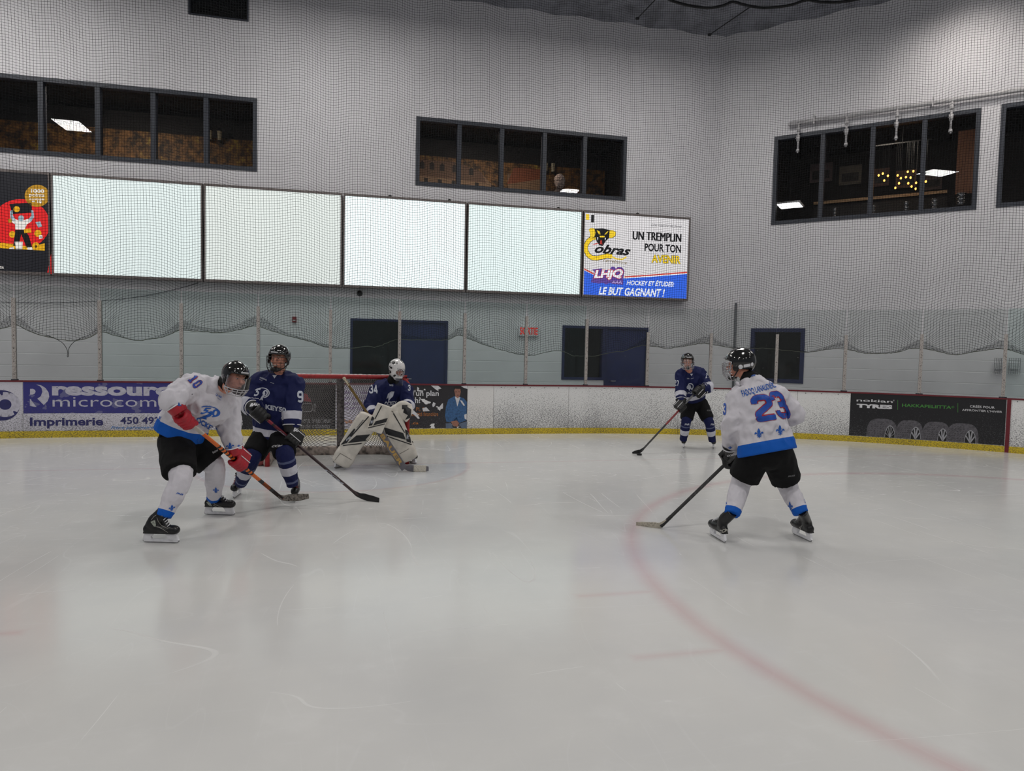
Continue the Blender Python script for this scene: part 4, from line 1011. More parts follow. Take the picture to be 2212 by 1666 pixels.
for k, (xl, xr, yt, cx) in enumerate(((742, 1030, 542, 960), (1018, 1270, 556, 1200), (1262, 1525, 570, 1455), (1490, 1792, 585, 1712))):
    base = bsz(*Y_(xl, 700))[0]; sA = bsz(*Y_(xl, 650))[0]; sB = bsz(*Y_(xr, 650))[0]; sC = bsz(*Y_(cx, 650))[0]; zt_ = bsz(*Y_((xl+xr)/2, yt))[1]; h = zt_-.12; wd_ = sB-sA; lo = .127
    body = [(sA+.002, lo)]+[(sA+wd_*(.5-.5*math.cos(t*PI/16))*.98, lo+h*math.sin(min(1, t/7)*PI/2)**.9) for t in range(1, 9)]+[(sB-(sB-sC)*(1-math.sin(t*PI/2/8))*0-(sB-sC)*(.9*(1-math.sin(t*PI/16))), lo+h*math.cos(t*PI/16)**.8) for t in range(1, 8)]+[(sB, lo)]
    body = [(sA, lo)]
    for t in range(0, 21):
        th = PI-PI*t/20; body.append(((sA+sB)/2+wd_/2*math.copysign(abs(math.cos(th))**.62, math.cos(th)), lo+h*abs(math.sin(th))**.62))
    body.append((sB, lo))
    flat('tyre', poly2d([body], 6), B_(.0062+k*.0008), tyre_m, root)
    rx = (sB-sC)*.98; fx = sB-rx
    half = lambda r, n=18: [(fx+rx*r*math.cos(PI*i/n), lo+h*r*.92*math.sin(PI*i/n)) for i in range(n+1)]
    flat('rim', poly2d([half(.72)], 3), B_(.0066+k*.0008), rim_m, root); flat('rim_hollow', poly2d([half(.66)], 3), B_(.0068+k*.0008), dk, root)
    sp_ = []
    for i in range(1, 8 if k in (0,) else 5):
        a = PI*i/(8 if k == 0 else 5); sp_ += stroke([(fx, lo), (fx+rx*.66*math.cos(a), lo+h*.6*math.sin(a))], .008 if k == 0 else .022)
    flat('spokes', poly2d([[(x, max(lo, y)) for x, y in p_] for p_ in sp_]), B_(.0070+k*.0008), rim_m, root)
    tr = []
    for i in range(7):
        for j in range(6):
            x = sA+.03+(fx-rx*.72-sA-.02)*j/6+.008*(i % 2); z = lo+.02+h*.84*i/7
            if ((x-(sA+sB)/2)/(wd_/2))**2*.8+((z-lo)/h)**2 < .92: tr.append([(x, z), (x+.022, z+.012), (x+.022, z+.019), (x, z+.007)])
    flat('tread', poly2d(tr), B_(.0067+k*.0008), line_m, root)

# ------------------------------------------------------------------ posts and glass
px_posts = [(30, 643), (215, 649), (391, 655), (557, 662), (713, 669), (862, 673), (1003, 677), (1136, 683), (1266, 689), (1398, 718), (1534, 720), (1676, 722), (1824, 724), (1987, 722), (2168, 722)]
post_m, t, p_ = newmat('speckled_post'); tc = t.new('ShaderNodeTexCoord').outputs['Object']
sp1 = t.step(t.noise(t.mapping(tc, (1, 1, .8)), 80, 3, .6), .52, .60)
t.link(t.mix(t.math('MULTIPLY', sp1, .75), rgb(168, 162, 158), rgb(70, 62, 58)), p_.inputs['Base Color']); p_.inputs['Roughness'].default_value = .5
PL = ['at the left edge beside the gear logo', 'above the blue print shop banner', 'left of the white player number 10', 'between the two helmets on the left', 'just above the goal crossbar', 'right behind the white goalie mask', 'above the seated man advert', 'in front of the exit sign', 'in front of the window beside the navy door', 'at the right edge of the navy door', 'just right of the distant blue player helmet', 'in front of the small navy window', 'right of the small navy window', 'above the tyre advert lettering', 'near the red upright stripe']
sposts = []
for (x, yt), pl in zip(px_posts, PL):
    s, _ = bsz(x, 828); z = bsz(x, yt)[1]; sposts.append(s)
    root = thing('glass_post', 'slim speckled metal glass post '+pl, 'post', BD(s, .992, -.05), 'posts holding the rink glass')
    v_, f_, _ = slab(BD, s-.028, .992, s+.028, z, -.015, -.075, 1); pb = MB(); pb.add(v_, f_); q = MB()
    for i in range(int((z-1.1)/.22)): q.cyl(BD(s, 1.1+i*.22, -.015), BD(s, 1.1+i*.22, -.010), .007, n=6)
    put('post', multi('post', [(pb, post_m), (q, M['black'])]), root)
    q = MB(); q.cbox(BD(s, 1.002, -.045), DB, DN, Z3, .04, .045, .01); put('foot', q.mesh('foot', M['frame_dark']), root)
sp_all = [sposts[0]-1.3]+sposts+[sposts[-1]+1.25]
glg = glassmat('rink_glass_green', (.87, .925, .915), 1.22, .015, .02, (.5, .56, .55)); gln = glassmat('rink_glass_clear', (.90, .92, .915), 1.22, .015, .02, (.55, .57, .55))
GL = ['left of the leftmost post, at the photo edge', 'above the gear logo and banner start', 'above the middle of the blue banner', 'above the white player number 10', 'behind the blue player in the black helmet', 'above the left part of the goal', 'behind the goalie mask in front of the navy door', 'right of the navy door, above the seated man', 'left of the exit sign post', 'between exit sign and window', 'in front of the right navy door', 'behind the distant blue player', 'behind the helmet of the white player number 23', 'right of the small navy window post', 'above the left half of the tyre advert', 'above the right half of the tyre advert', 'at the right photo edge']
for i in range(len(sp_all)-1):
    a, b = sp_all[i], sp_all[i+1]
    m = glg if (2 <= i <= 8 or i == 15) else gln
    vs, fs, _ = slab(BD, a+.012, 1.0, b-.012, 2.62, -.040, -.052, 3); q = MB(); q.add(vs, fs)
    single('rink_glass', q.mesh('rink_glass', m), 'clear rink glass pane '+GL[i % len(GL)], 'glass pane', 'glass panes on the boards', base=BD((a+b)/2, 1.0, -.046))

# ------------------------------------------------------------------ safety netting
hemc = [(-60, 712), (0, 708), (30, 698), (80, 722), (140, 738), (180, 730), (215, 714), (250, 724), (290, 737), (340, 728), (391, 712), (470, 719), (560, 702), (620, 726), (713, 752), (800, 752), (862, 734), (968, 735), (1003, 722), (1040, 742), (1080, 757), (1136, 767), (1215, 770), (1310, 769), (1400, 745), (1440, 753), (1530, 741), (1590, 754), (1660, 752), (1741, 762), (1824, 752), (1865, 764), (1944, 763), (1987, 750), (2057, 768), (2171, 752), (2215, 770), (2290, 760)]
NO = -.13
hs = np.array([bsz(x, y)[0] for x, y in hemc]); hz = np.array([bsz(x, y)[1] for x, y in hemc])
STEP = .047
sA, sB = hs[0]-.5, hs[-1]+.6
ns = int((sB-sA)/STEP); ss = sA+np.arange(ns)*STEP
hemz = np.interp(ss, hs, hz); k5 = np.ones(5)/5; hemz = np.convolve(np.pad(hemz, 2, 'edge'), k5, 'valid')
zk = 1.70+STEP*np.arange(int((9.36-1.70)/STEP))
dpost = np.min(np.abs(ss[:, None]-np.array(sp_all)[None, :]), axis=1)
pinch = np.exp(-(dpost/.24)**2)
gap = np.clip(dpost/.6, 0, 1)
Z = zk[None, :] - .26*pinch[:, None]*np.exp(-np.abs(zk-2.35)/.55)[None, :] - .10*(1-gap**1.2)[:, None]*np.exp(-(zk-2.3)/3.0)[None, :]
ph = 1.1*np.sin(ss*.9)
Z += (.030*np.sin(2*PI*ss/1.9+ph)+.018*np.sin(2*PI*ss/.83+1.7))[:, None]*np.clip((zk-2.6)/2, 0, 1)[None, :]
low = hemz[:, None]+.011*np.arange(len(zk))[None, :]+.004*rng.standard_normal(Z.shape)
Z = np.where(Z > low, Z, low); Z = np.maximum.accumulate(Z, axis=1)
off = NO - .03*np.sin(2*PI*ss/.9+.6*np.sin(ss))[:, None]*np.clip((zk-1.9)/2, .2, 1)[None, :]
SS = ss[:, None] + .010*np.sin(zk*2.2)[None, :] + .05*np.sin(2*PI*(ss[:, None]-0)/1.25)*np.exp(-(zk-1.8)/.5)[None, :]
uvv = np.array([bpath(s) for s in ss])
def grid_pos(SS, Z, off):
    d = (SS-ss[:, None]); tu, tv = uvv[:, 2][:, None], uvv[:, 3][:, None]
    u = uvv[:, 0][:, None]+tu*d+tv*off; v = uvv[:, 1][:, None]+tv*d-tu*off
    return np.stack([DB.x*u+DN.x*v, DB.y*u+DN.y*v, Z], -1)
G = grid_pos(SS, Z, off)
def cords(P, r, nrm):
    """three-sided cords along axis 1 of P (lines, points, 3)"""
    L, n, _ = P.shape
    T = np.gradient(P, axis=1); T /= np.linalg.norm(T, axis=2, keepdims=True)+1e-9
    A = nrm - (nrm*T).sum(2, keepdims=True)*T; A /= np.linalg.norm(A, axis=2, keepdims=True)+1e-9; B = np.cross(T, A)
    V = np.stack([P+r*(math.cos(a)*A+math.sin(a)*B) for a in (0, 2*PI/3, 4*PI/3)], 2)
    idx = np.arange(L*n*3).reshape(L, n, 3)
    q = np.stack([np.stack([idx[:, :-1, j], idx[:, :-1, (j+1) % 3], idx[:, 1:, (j+1) % 3], idx[:, 1:, j]], -1) for j in range(3)], 2)
    return V.reshape(-1, 3), q.reshape(-1, 4)
def mesh_np(name, parts, m):
    Vs, Qs, k = [], [], 0
    for v, q in parts: Vs.append(v); Qs.append(q+k); k += len(v)
    V = np.concatenate(Vs); Q = np.concatenate(Qs); me = bpy.data.meshes.new(name)
    me.vertices.add(len(V)); me.vertices.foreach_set('co', V.astype(np.float32).ravel())
    me.loops.add(Q.size); me.loops.foreach_set('vertex_index', Q.astype(np.int32).ravel())
    me.polygons.add(len(Q)); me.polygons.foreach_set('loop_start', np.arange(0, Q.size, 4, dtype=np.int32)); me.polygons.foreach_set('loop_total', np.full(len(Q), 4, np.int32))
    me.update(); me.materials.append(m); return me
nrmv = np.stack([DB.x*uvv[:, 3]-DN.x*uvv[:, 2], DB.y*uvv[:, 3]-DN.y*uvv[:, 2], np.zeros(ns)], -1)
N1 = np.broadcast_to(nrmv[:, None, :], G.shape)
netm = mat('black_net_cord', rgb(17, 19, 22), .9, spec=.15)
nroot = thing('safety_netting', 'large black safety net hanging above the glass around the rink end', 'net', BD(0, 1.75, NO))
v1 = cords(G, .0027, N1); G2 = np.swapaxes(G, 0, 1); N2 = np.swapaxes(N1, 0, 1); v2 = cords(G2, .0027, N2)
put('net_mesh', mesh_np('net_mesh', [v1, v2], netm), nroot)
hemP = G[:, 0, :][None]; v3 = cords(hemP, .007, N1[:, 0, :][None])
put('hem_rope', mesh_np('hem_rope', [v3], mat('pale_hem_rope', rgb(120, 120, 104), .8)), nroot)
lp = [(93, 723), (112, 731), (128, 740), (137, 752), (140, 762), (139, 770), (141, 771), (142, 762), (143, 752), (152, 740), (165, 732), (178, 727)]
def npt(x, y): s, z = bsz(x, y); return BD(s, z, NO)
q = MB(); q.loft([npt(x, y) for x, y in lp], [.005]*len(lp), n=5, sub=3, cap=False); put('loose_loop', q.mesh('loose_loop', netm), nroot)
# ================================================================== the goal
def goal():
    uL, uR, v0, zt = -1.135, .775, 9.87, 1.255
    root = thing('hockey_goal', 'red steel hockey goal with white diamond netting behind the goalie', 'hockey goal', W((uL+uR)/2, v0, 0))
    r = .032
    def arc3(sx):  # rounded top corner
        u = uL if sx < 0 else uR
        return [W(u-sx*.14*(1-math.cos(a)), v0, zt-.14+.14*math.sin(a)) for a in (0, .4, .8, 1.2, PI/2)]
    q = MB(); pts = [W(uL, v0, 0)]+[W(uL, v0, .6)]+arc3(-1)+arc3(1)[::-1]+[W(uR, v0, .6), W(uR, v0, 0)]
    q.loft(pts, [r]*len(pts), n=14, sub=2, cap=False); put('post_frame', q.mesh('post_frame', M['red_metal'], True), root)
    # snow lying on the crossbar
    q = MB()
    for i in range(26):
        u = uL+.16+(uR-uL-.32)*i/25; q.ell(W(u, v0, zt+r-.004), DB, DN, Z3, .045, .016, .006+.005*rng.random(), 8, 5)
    put('frost', q.mesh('frost', mat('frost_crust', rgb(200, 196, 196), .8), True), root)
    D = 1.02
    def base(t):  # footprint of the back frame, t 0..1 from left post round to right post
        th = PI*t; cu = (uL+uR)/2; hw = (uR-uL)/2
        return cu-(hw+.10*math.sin(th))*math.copysign(abs(math.cos(th))**.45, math.cos(th)), v0+D*abs(math.sin(th))**.62
    q = MB(); bp = [W(*base(i/30), .05) for i in range(31)]
    q.loft(bp, [(.085, .052)]*31, side=Z3, n=12, sub=1, cap=False); put('base_pad', q.mesh('base_pad', mat('dirty_canvas', rgb(150, 138, 130), .8, var=.25, vscale=14, bump=.5, bscale=30), True), root)
    q = MB(); um = (uL+uR)/2+.01
    q.loft([W(um, v0+.06, zt-.02), W(um, v0+.33, zt-.10), W(um, v0+.50, zt-.38)], [.055]*3, n=12, sub=3, cap=False)
    q.loft([W(um, v0+.50, zt-.36), W(um, v0+.80, .45), W(um, v0+D-.02, .08)], [.056]*3, n=12, sub=3, cap=False)
    put('back_post_pad', q.mesh('back_post_pad', mat('grey_pad_wrap', rgb(112, 106, 106), .75, var=.25, vscale=30, bump=.5, bscale=50), True), root)
    q = MB(); tp = [W(uL+.1*math.sin(PI*i/24)*0+(uR-uL)*i/24, v0+.02+.44*abs(math.sin(PI*i/24))**.5, zt-.03) for i in range(25)]
    q.loft(tp, [.016]*25, n=8, sub=1, cap=False); put('top_shelf_bar', q.mesh('top_shelf_bar', M['red_metal'], True), root)
    # red plug of the left post peg
    q = MB(); q.ell(W(uL-.10, v0+.10, .06), DB, DN, Z3, .09, .09, .06); put('post_bumper', q.mesh('post_bumper', mat('dull_red_rubber', rgb(124, 60, 60), .7), True), root)
    # netting: diagonal cords on one draped surface from the top bar down to the base pad
    def surf(a, b):  # a 0..1 round, b 0..1 from top to the ice
        i = a*24; u = uL+(uR-uL)*a; v = v0+.02+.44*abs(math.sin(PI*a))**.5
        bu, bv = base(a); e = b**1.15
        return W(u+(bu-u)*e, v+(bv-v)*e+.02*math.sin(b*PI), zt-.04-(zt-.12)*b)
    def diag(surf_, na, nb, r):
        parts = []
        for sgn in (1, -1):
            for k in range(-nb, na+nb):
                L = []
                for j in range(0, nb+1):
                    i = k+sgn*j if sgn > 0 else k-j+nb
                    if 0 <= i <= na: L.append(surf_(i/na, j/nb))
                if len(L) > 1: parts.append(L)
        q = MB()
        for L in parts: q.loft(L, [r]*len(L), n=3, sub=1, cap=False)
        return q
    cord = mat('goal_net_cord', rgb(128, 124, 122), .8)
    n1 = diag(surf, 70, 23, .0045)
    top = diag(lambda a, b: W(uL+.05+(uR-uL-.1)*a, v0+.01+(.42*abs(math.sin(PI*min(max(a, .02), .98)))**.5)*b, zt-.025-.02*math.sin(PI*b)), 34, 7, .0045)
    n1.add(top.v, top.f); put('goal_net', n1.mesh('goal_net', cord), root)
    return root
goal()

# ================================================================== skaters
def bandmat(name, base, bands_hem=(), bands_cuff=(), rough=.7, bump=.25):
    """cloth whose knitted stripes are placed by distance from the hem and from the cuff"""
    m, t, p = newmat(name)
    tc = t.new('ShaderNodeTexCoord').outputs['Object']
    col = t.mix(t.step(t.noise(tc, 5, 3), .3, .8), base, tuple(x*.90 for x in base))
    for attr, bands in (('hem_distance', bands_hem), ('cuff_distance', bands_cuff)):
        if not bands: continue
        a = t.new('ShaderNodeAttribute'); a.attribute_name = attr; v = a.outputs['Fac']
        for lo, hi, c in bands:
            f = t.math('MULTIPLY', t.math('GREATER_THAN', v, lo), t.math('LESS_THAN', v, hi)); col = t.mix(f, col, c)
    t.link(col, p.inputs['Base Color']); p.inputs['Roughness'].default_value = rough; p.inputs['Specular IOR Level'].default_value = .25
    n = t.noise(tc, 9, 3, .6); t.link(t.bump(n, bump, .03), p.inputs['Normal'])
    return m
def axisdist(co, poly):
    """distance to a polyline and arc position of the nearest point, counted from its first point"""
    best = None; pos = None; acc = 0
    for i in range(len(poly)-1):
        a = np.array(poly[i]); b = np.array(poly[i+1]); d = b-a; L = np.linalg.norm(d); d = d/L
        t = ((co-a)@d); tc_ = np.clip(t, 0 if i else -9, L if i < len(poly)-2 else 9); tcl = np.clip(t, 0, L)
        dist = np.linalg.norm(co-(a+tcl[:, None]*d), axis=1); s = acc+tc_
        if best is None: best, pos = dist, s
        else: m = dist < best; best = np.where(m, dist, best); pos = np.where(m, s, pos)
        acc += L
    return best, pos
def setattr_(me, name, arr):
    a = me.attributes.new(name, 'FLOAT', 'POINT'); a.data.foreach_set('value', np.asarray(arr, dtype=np.float32))
def coords(me):
    a = np.empty(len(me.vertices)*3, np.float32); me.vertices.foreach_get('co', a); return a.reshape(-1, 3).astype(float)
def bvh(me): return BVHTree.FromPolygons([v.co.copy() for v in me.vertices], [tuple(p.vertices) for p in me.polygons])
def paint(tree, root, name, shape, quad, m, lift=.004, label=None):
    """print a flat shape on a garment: quad = where its corners (bl, br, tr, tl) fall on the garment"""
    V, Fc = shape; (x0, y0), (x1, y1), (x2, y2), (x3, y3) = quad; P = []
    for a, b in V:
        x = (x0*(1-a)+x1*a)*(1-b)+(x3*(1-a)+x2*a)*b; y = (y0*(1-a)+y1*a)*(1-b)+(y3*(1-a)+y2*a)*b
        d = ray(x, y).normalized(); h = tree.ray_cast(EYE, d)
        P.append(h[0]+(h[1] if h[1].dot(d) < 0 else -h[1])*lift if h[0] is not None else None)
    mb = MB(); keep = {}
    for f in Fc:
        if any(P[i] is None for i in f): continue
        q = [P[i] for i in f]
        if max((q[i]-q[i-1]).length for i in range(len(q))) > .22: continue
        for i in f:
            if i not in keep: keep[i] = len(mb.v); mb.v.append(tuple(P[i]))
        mb.f.append(tuple(keep[i] for i in f))
    if not mb.f: return None
    # face the printed side outwards
    me = mb.mesh(name, m, True)
    return put(name, me, root, label)
def unit(shape):
    V, Fc = shape; xs = [v[0] for v in V]; ys = [v[1] for v in V]; x0, x1, y0, y1 = min(xs), max(xs), min(ys), max(ys)
    return [((a-x0)/(x1-x0), (b-y0)/(y1-y0)) for a, b in V], Fc
def rect(x0, y0, x1, y1, ang=0.0):
    """picture box, turned by ang degrees (clockwise falls to the right)"""
    cx, cy, w, h = (x0+x1)/2, (y0+y1)/2, (x1-x0)/2, (y1-y0)/2; c, s = math.cos(R_(ang)), math.sin(R_(ang))
    return [(cx+a*w*c-b*h*s, cy+a*w*s+b*h*c) for a, b in ((-1, 1), (1, 1), (1, -1), (-1, -1))]
def pp(scale, ox, oy): return lambda x, y: (ox+x/scale, oy+y/scale)

ws_blue = rgb(6, 86, 180); ws_white = rgb(208, 205, 212); bl_navy = rgb(17, 25, 72); bl_white = rgb(196, 196, 206); num_blue = mat('number_blue', rgb(22, 74, 168), .6); num_red = mat('number_red', rgb(160, 26, 50), .6); num_white = mat('number_white', rgb(190, 194, 206), .6); logo_blue = mat('logo_blue', rgb(8, 84, 174), .6)
J_white = bandmat('white_jersey', ws_white, [(-1, .105, ws_blue)])
J_navy = bandmat('navy_jersey', bl_navy, [(.07, .145, bl_white)], [(.10, .185, bl_white)])
S_white = bandmat('white_sock', ws_white, [(-1, .055, ws_blue)])
S_navy = bandmat('navy_sock', bl_navy, [(.15, .25, bl_white), (.045, .07, rgb(92, 98, 128)), (.30, .325, rgb(84, 92, 124))])
S_navy2 = bandmat('navy_sock_long', bl_navy, [(.125, .225, bl_white), (.29, .315, rgb(84, 92, 124))])

def frame(f, up=Z3):
    f = f.normalized(); r = f.cross(up).normalized(); return f, r, r.cross(f)

def head_parts(mb, c, f, r, u):
    mb.ell(c+u*.025-f*.005, r, f, u, .074, .094, .100, 20, 14); mb.ell(c-u*.045+f*.022, r, f, u, .058, .066, .062, 18, 12)
    mb.ell(c-u*.088+f*.062, r, f, u, .026, .022, .020)
    for s in (-1, 1):
        mb.ell(c+r*.040*s-u*.022+f*.062, r, f, u, .024, .022, .022); mb.ell(c+r*.076*s-u*.005-f*.008, r, f, u, .010, .020, .032)
        mb.ell(c+r*.030*s+u*.034+f*.080, r, f, u, .024, .011, .008)
    mb.loft([c+f*.088+u*.018, c+f*.101-u*.004, c+f*.112-u*.026], [.009, .012, .016], n=10)
    mb.ell(c+f*.094-u*.058, r, f, u, .026, .010, .0075); mb.ell(c+f*.092-u*.070, r, f, u, .022, .010, .007)
def face_parts(root, c, f, r, u, smile=False):
    for s in (-1, 1):
        q = MB(); q.ell(c+f*.0835+r*.031*s+u*.010, r, f, u, .0115, .006, .005, 10, 6); e = put('eye', q.mesh('eye', mat('eye_white', rgb(170, 160, 156), .3), True), root)
        q = MB(); q.ell(c+f*.0885+r*.031*s+u*.010, r, f, u, .0058, .003, .0048, 8, 6); put('iris', q.mesh('iris', mat('dark_iris', rgb(40, 28, 24), .2), True), e)
        q = MB(); q.loft([c+f*.093+r*.014*s+u*.030, c+f*.094+r*.032*s+u*.036, c+f*.083+r*.050*s+u*.031], [.004, .0045, .003], n=6); put('eyebrow', q.mesh('eyebrow', M['hair'], True), root)
    q = MB()
    q.ell(c+f*.1005-u*.064, r, f, u, .024 if smile else .019, .005, .008 if smile else .0035, 12, 6); mth = put('mouth', q.mesh('mouth', mat('dark_lips', rgb(92, 34, 34), .4), True), root)
    if smile:
        q = MB(); q.ell(c+f*.1035-u*.0615, r, f, u, .019, .0035, .0040, 12, 6); put('teeth', q.mesh('teeth', mat('teeth', rgb(220, 214, 200), .3), True), mth)
def helmet(root, c, f, r, u, shell, style, lab=None):
    hc = c+u*.028-f*.008
    def P(phi, el, k):
        A, B, C_ = .135*k, .110*k, .120*k
        x, y, z = math.cos(el)*math.cos(phi)*A, math.cos(el)*math.sin(phi)*B, math.sin(el)*C_
        g = 1.0
        if k > .97:
            g += .045*max(0, 1-abs(abs(y)-.0)/.030)**.5*(1 if el > .35 else .3)          # raised centre ridge
            g += .035*max(0, 1-abs(abs(y)-.062)/.016)*(1 if el > .2 else 0)               # side ridges
            g -= .03*max(0, 1-abs(el-.42)/.10)*(1 if abs(phi) < 1.2 else .3)
        return hc+f*x*g+r*y*g+u*z*g
    n, m_ = 48, 16; q = MB(); vs = []
    for k in (1.0, .90):
        for j in range(m_+1):
            for i in range(n):
                phi = 2*PI*i/n-PI
                a = abs(phi)/PI; el0 = .20 if a < .30 else (.20+(-.62-.20)*min(1, (a-.30)/.16) if a < .5 else -.62-.22*(a-.5)/.5)
                el = el0+(PI/2-el0)*(j/m_)**1.0
                vs.append(P(phi, min(el, PI/2-.001), k))
    fs = []
    N0 = (m_+1)*n
    for j in range(m_):
        for i in range(n):
            a, b = j*n+i, j*n+(i+1) % n; fs.append((a, b, b+n, a+n)); fs.append((N0+a, N0+a+n, N0+b+n, N0+b))
    for i in range(n): fs.append((i, N0+i, N0+(i+1) % n, (i+1) % n))
    fs.append(tuple(m_*n+i for i in range(n)))
    q.add(vs, fs); h = put('helmet', q.mesh('helmet', shell, True), root, lab)
    q = MB()
    for s in (-1, 1):
        q.ell(hc+r*.104*s-u*.058+f*.02, r, f, u, .010, .026, .030, 12, 8)
    put('ear_guard', q.mesh('ear_guard', M['black'], True), h)
    q = MB(); q.loft([hc+f*.138-r*.035+u*.046, hc+f*.143+u*.047, hc+f*.138+r*.035+u*.046], [(.007, .003)]*3, side=u, n=8); put('brow_badge', q.mesh('brow_badge', mat('badge_silver', rgb(180, 180, 184), .3)), h)
    # face protection
    def C(phi, z):
        k = 1.0 if z > -.07 else 1.0-.28*((-z-.07)/.075)**1.5
        return c+f*(.010+.144*math.cos(phi)*k)+r*(.115*math.sin(phi)*k)+u*z
    phs = lambda a, n_: [-a+2*a*i/n_ for i in range(n_+1)]
    def bars(zs, ps, z0, z1, rad, m, nm='cage', amax=1.35):
        q = MB()
        for z in zs: q.tube([C(p_, z) for p_ in phs(amax, 14)], rad, 5)
        for p_ in ps: q.tube([C(p_, z0+(z1-z0)*i/8) for i in range(9)], rad, 5)
        # curved rim
        q.tube([C(p_, z0) for p_ in phs(amax, 14)], rad*1.5, 5); q.tube([C(p_, z1) for p_ in phs(amax*.8, 14)], rad*1.5, 5)
        for s in (-1, 1): q.tube([C(s*(amax-(amax*.2)*i/6), z0+(z1-z0)*i/6) for i in range(7)], rad*1.5, 5)
        return put(nm, q.mesh(nm, m, True), h)
    def chin(m, w=.045):
        q = MB(); q.ell(c-u*.108+f*.085, r, f, u, w, .034, .026); put('chin_cup', q.mesh('chin_cup', m, True), h)
        q = MB()
        for s in (-1, 1): q.tube([hc+r*.096*s-u*.075, c+r*.070*s-u*.09+f*.03, c+r*.03*s-u*.118+f*.06], .006, 6)
        put('chin_strap', q.mesh('chin_strap', M['black'], True), h)
    if style == 'cage': bars([-.005, -.035, -.062, -.088, -.113], [-1.0, -.66, -.33, 0, .33, .66, 1.0], .028, -.14, .0022, M['black']); chin(M['black'], .055)
    if style == 'chrome': bars([-.0, -.026, -.052, -.078, -.104], [-1.1, -.8, -.5, -.2, .2, .5, .8, 1.1], .028, -.135, .0028, M['chrome']); chin(M['black'], .03)
    if style == 'visor':
        V = MB(); n_ = 20; rows = [(.03, 1.0), (-.02, 1.02), (-.075, 1.0)]
        vs = [C(p_*.98, z) + f*.004 for z, _ in rows for p_ in phs(1.3, n_)]; vs += [v-f*.003 for v in vs]; k0 = len(rows)*(n_+1)
        V.add(vs, [(j*(n_+1)+i, j*(n_+1)+i+1, (j+1)*(n_+1)+i+1, (j+1)*(n_+1)+i) for j in range(2) for i in range(n_)]+[(k0+(j+1)*(n_+1)+i, k0+(j+1)*(n_+1)+i+1, k0+j*(n_+1)+i+1, k0+j*(n_+1)+i) for j in range(2) for i in range(n_)])
        put('visor', V.mesh('visor', glassmat('clear_visor', (.93, .93, .95), 1.5, .05), True), h)
        bars([-.098], [-1.05, -.7, -.35, 0, .35, .7, 1.05], -.076, -.14, .0036, mat('white_wire', rgb(190, 188, 192), .35), 'lower_cage'); chin(mat('smoke_plastic', rgb(84, 80, 84), .3), .05)
    return h, C

def glove(root, h, w, s, out, m, trim=None, lab=None, k=1.0):
    """padded glove closed round a stick: h grip centre, w wrist, s stick direction, out = side of the back of the hand"""
    s = s.normalized(); a = (h-w).normalized(); ap = a-s*a.dot(s)
    ap = ap.normalized() if ap.length > .05 else s.cross(out).normalized()
    o = (out-s*out.dot(s)-ap*(out-s*out.dot(s)).dot(ap)); b = s.cross(ap)
    o = b if b.dot(out) >= 0 else -b
    q = MB()
    for i, L in enumerate((.96, 1.04, 1.0, .86)):
        cc = h+s*((i-1.5)*.0285*k); pts = []; rr = []
        for j, th in enumerate((-48, -12, 25, 62, 100, 138, 172)):
            t_ = R_(th)*L; R0_ = (.046 if th < 30 else .040)*(.5+.5*k); pts.append(cc+o*(R0_*math.cos(t_))+ap*(R0_*math.sin(t_))); rr.append((.0165 if j % 2 else .0185)*k)
        q.loft(pts, rr, n=10, sub=2)
    q.cbox(h+o*.040*k-ap*.052*k, s, ap, o, .056*k, .042*k, .018*k, .012*k)                # back of the hand
    q.cbox(h-o*.010*k-ap*.056*k, s, ap, o, .048*k, .040*k, .022*k, .012*k)                # palm
    q.loft([h-ap*.060*k+s*.050*k, h-ap*.018*k+s*.072*k-o*.018*k, h+ap*.026*k+s*.056*k-o*.034*k], [.021*k, .019*k, .015*k], n=10)
    wr0 = w-a*.045; q.loft([wr0, w+a*.02, h-a*.075], [(.072*k, .060*k), (.062*k, .052*k), (.054*k, .046*k)], side=s, n=18, cap=False)
    g = put('glove', blob(q, 'glove', m, .0055, 2), root, lab)
    if trim:
        q = MB(); ax = (s-a*s.dot(a)).normalized(); ay = a.cross(ax)
        q.tube([wr0+ax*(.073*k*math.cos(2*PI*i/20))+ay*(.061*k*math.sin(2*PI*i/20)) for i in range(21)], .0055, 6)
        q.tube([h+o*.059*k-ap*.02*k+s*.055*k*x for x in (-1, -.5, 0, .5, 1)], .0045, 5); q.tube([h+o*.058*k-ap*.078*k+s*.055*k*x for x in (-1, 0, 1)], .0045, 5)
        put('piping', q.mesh('piping', trim, True), g)
    return g

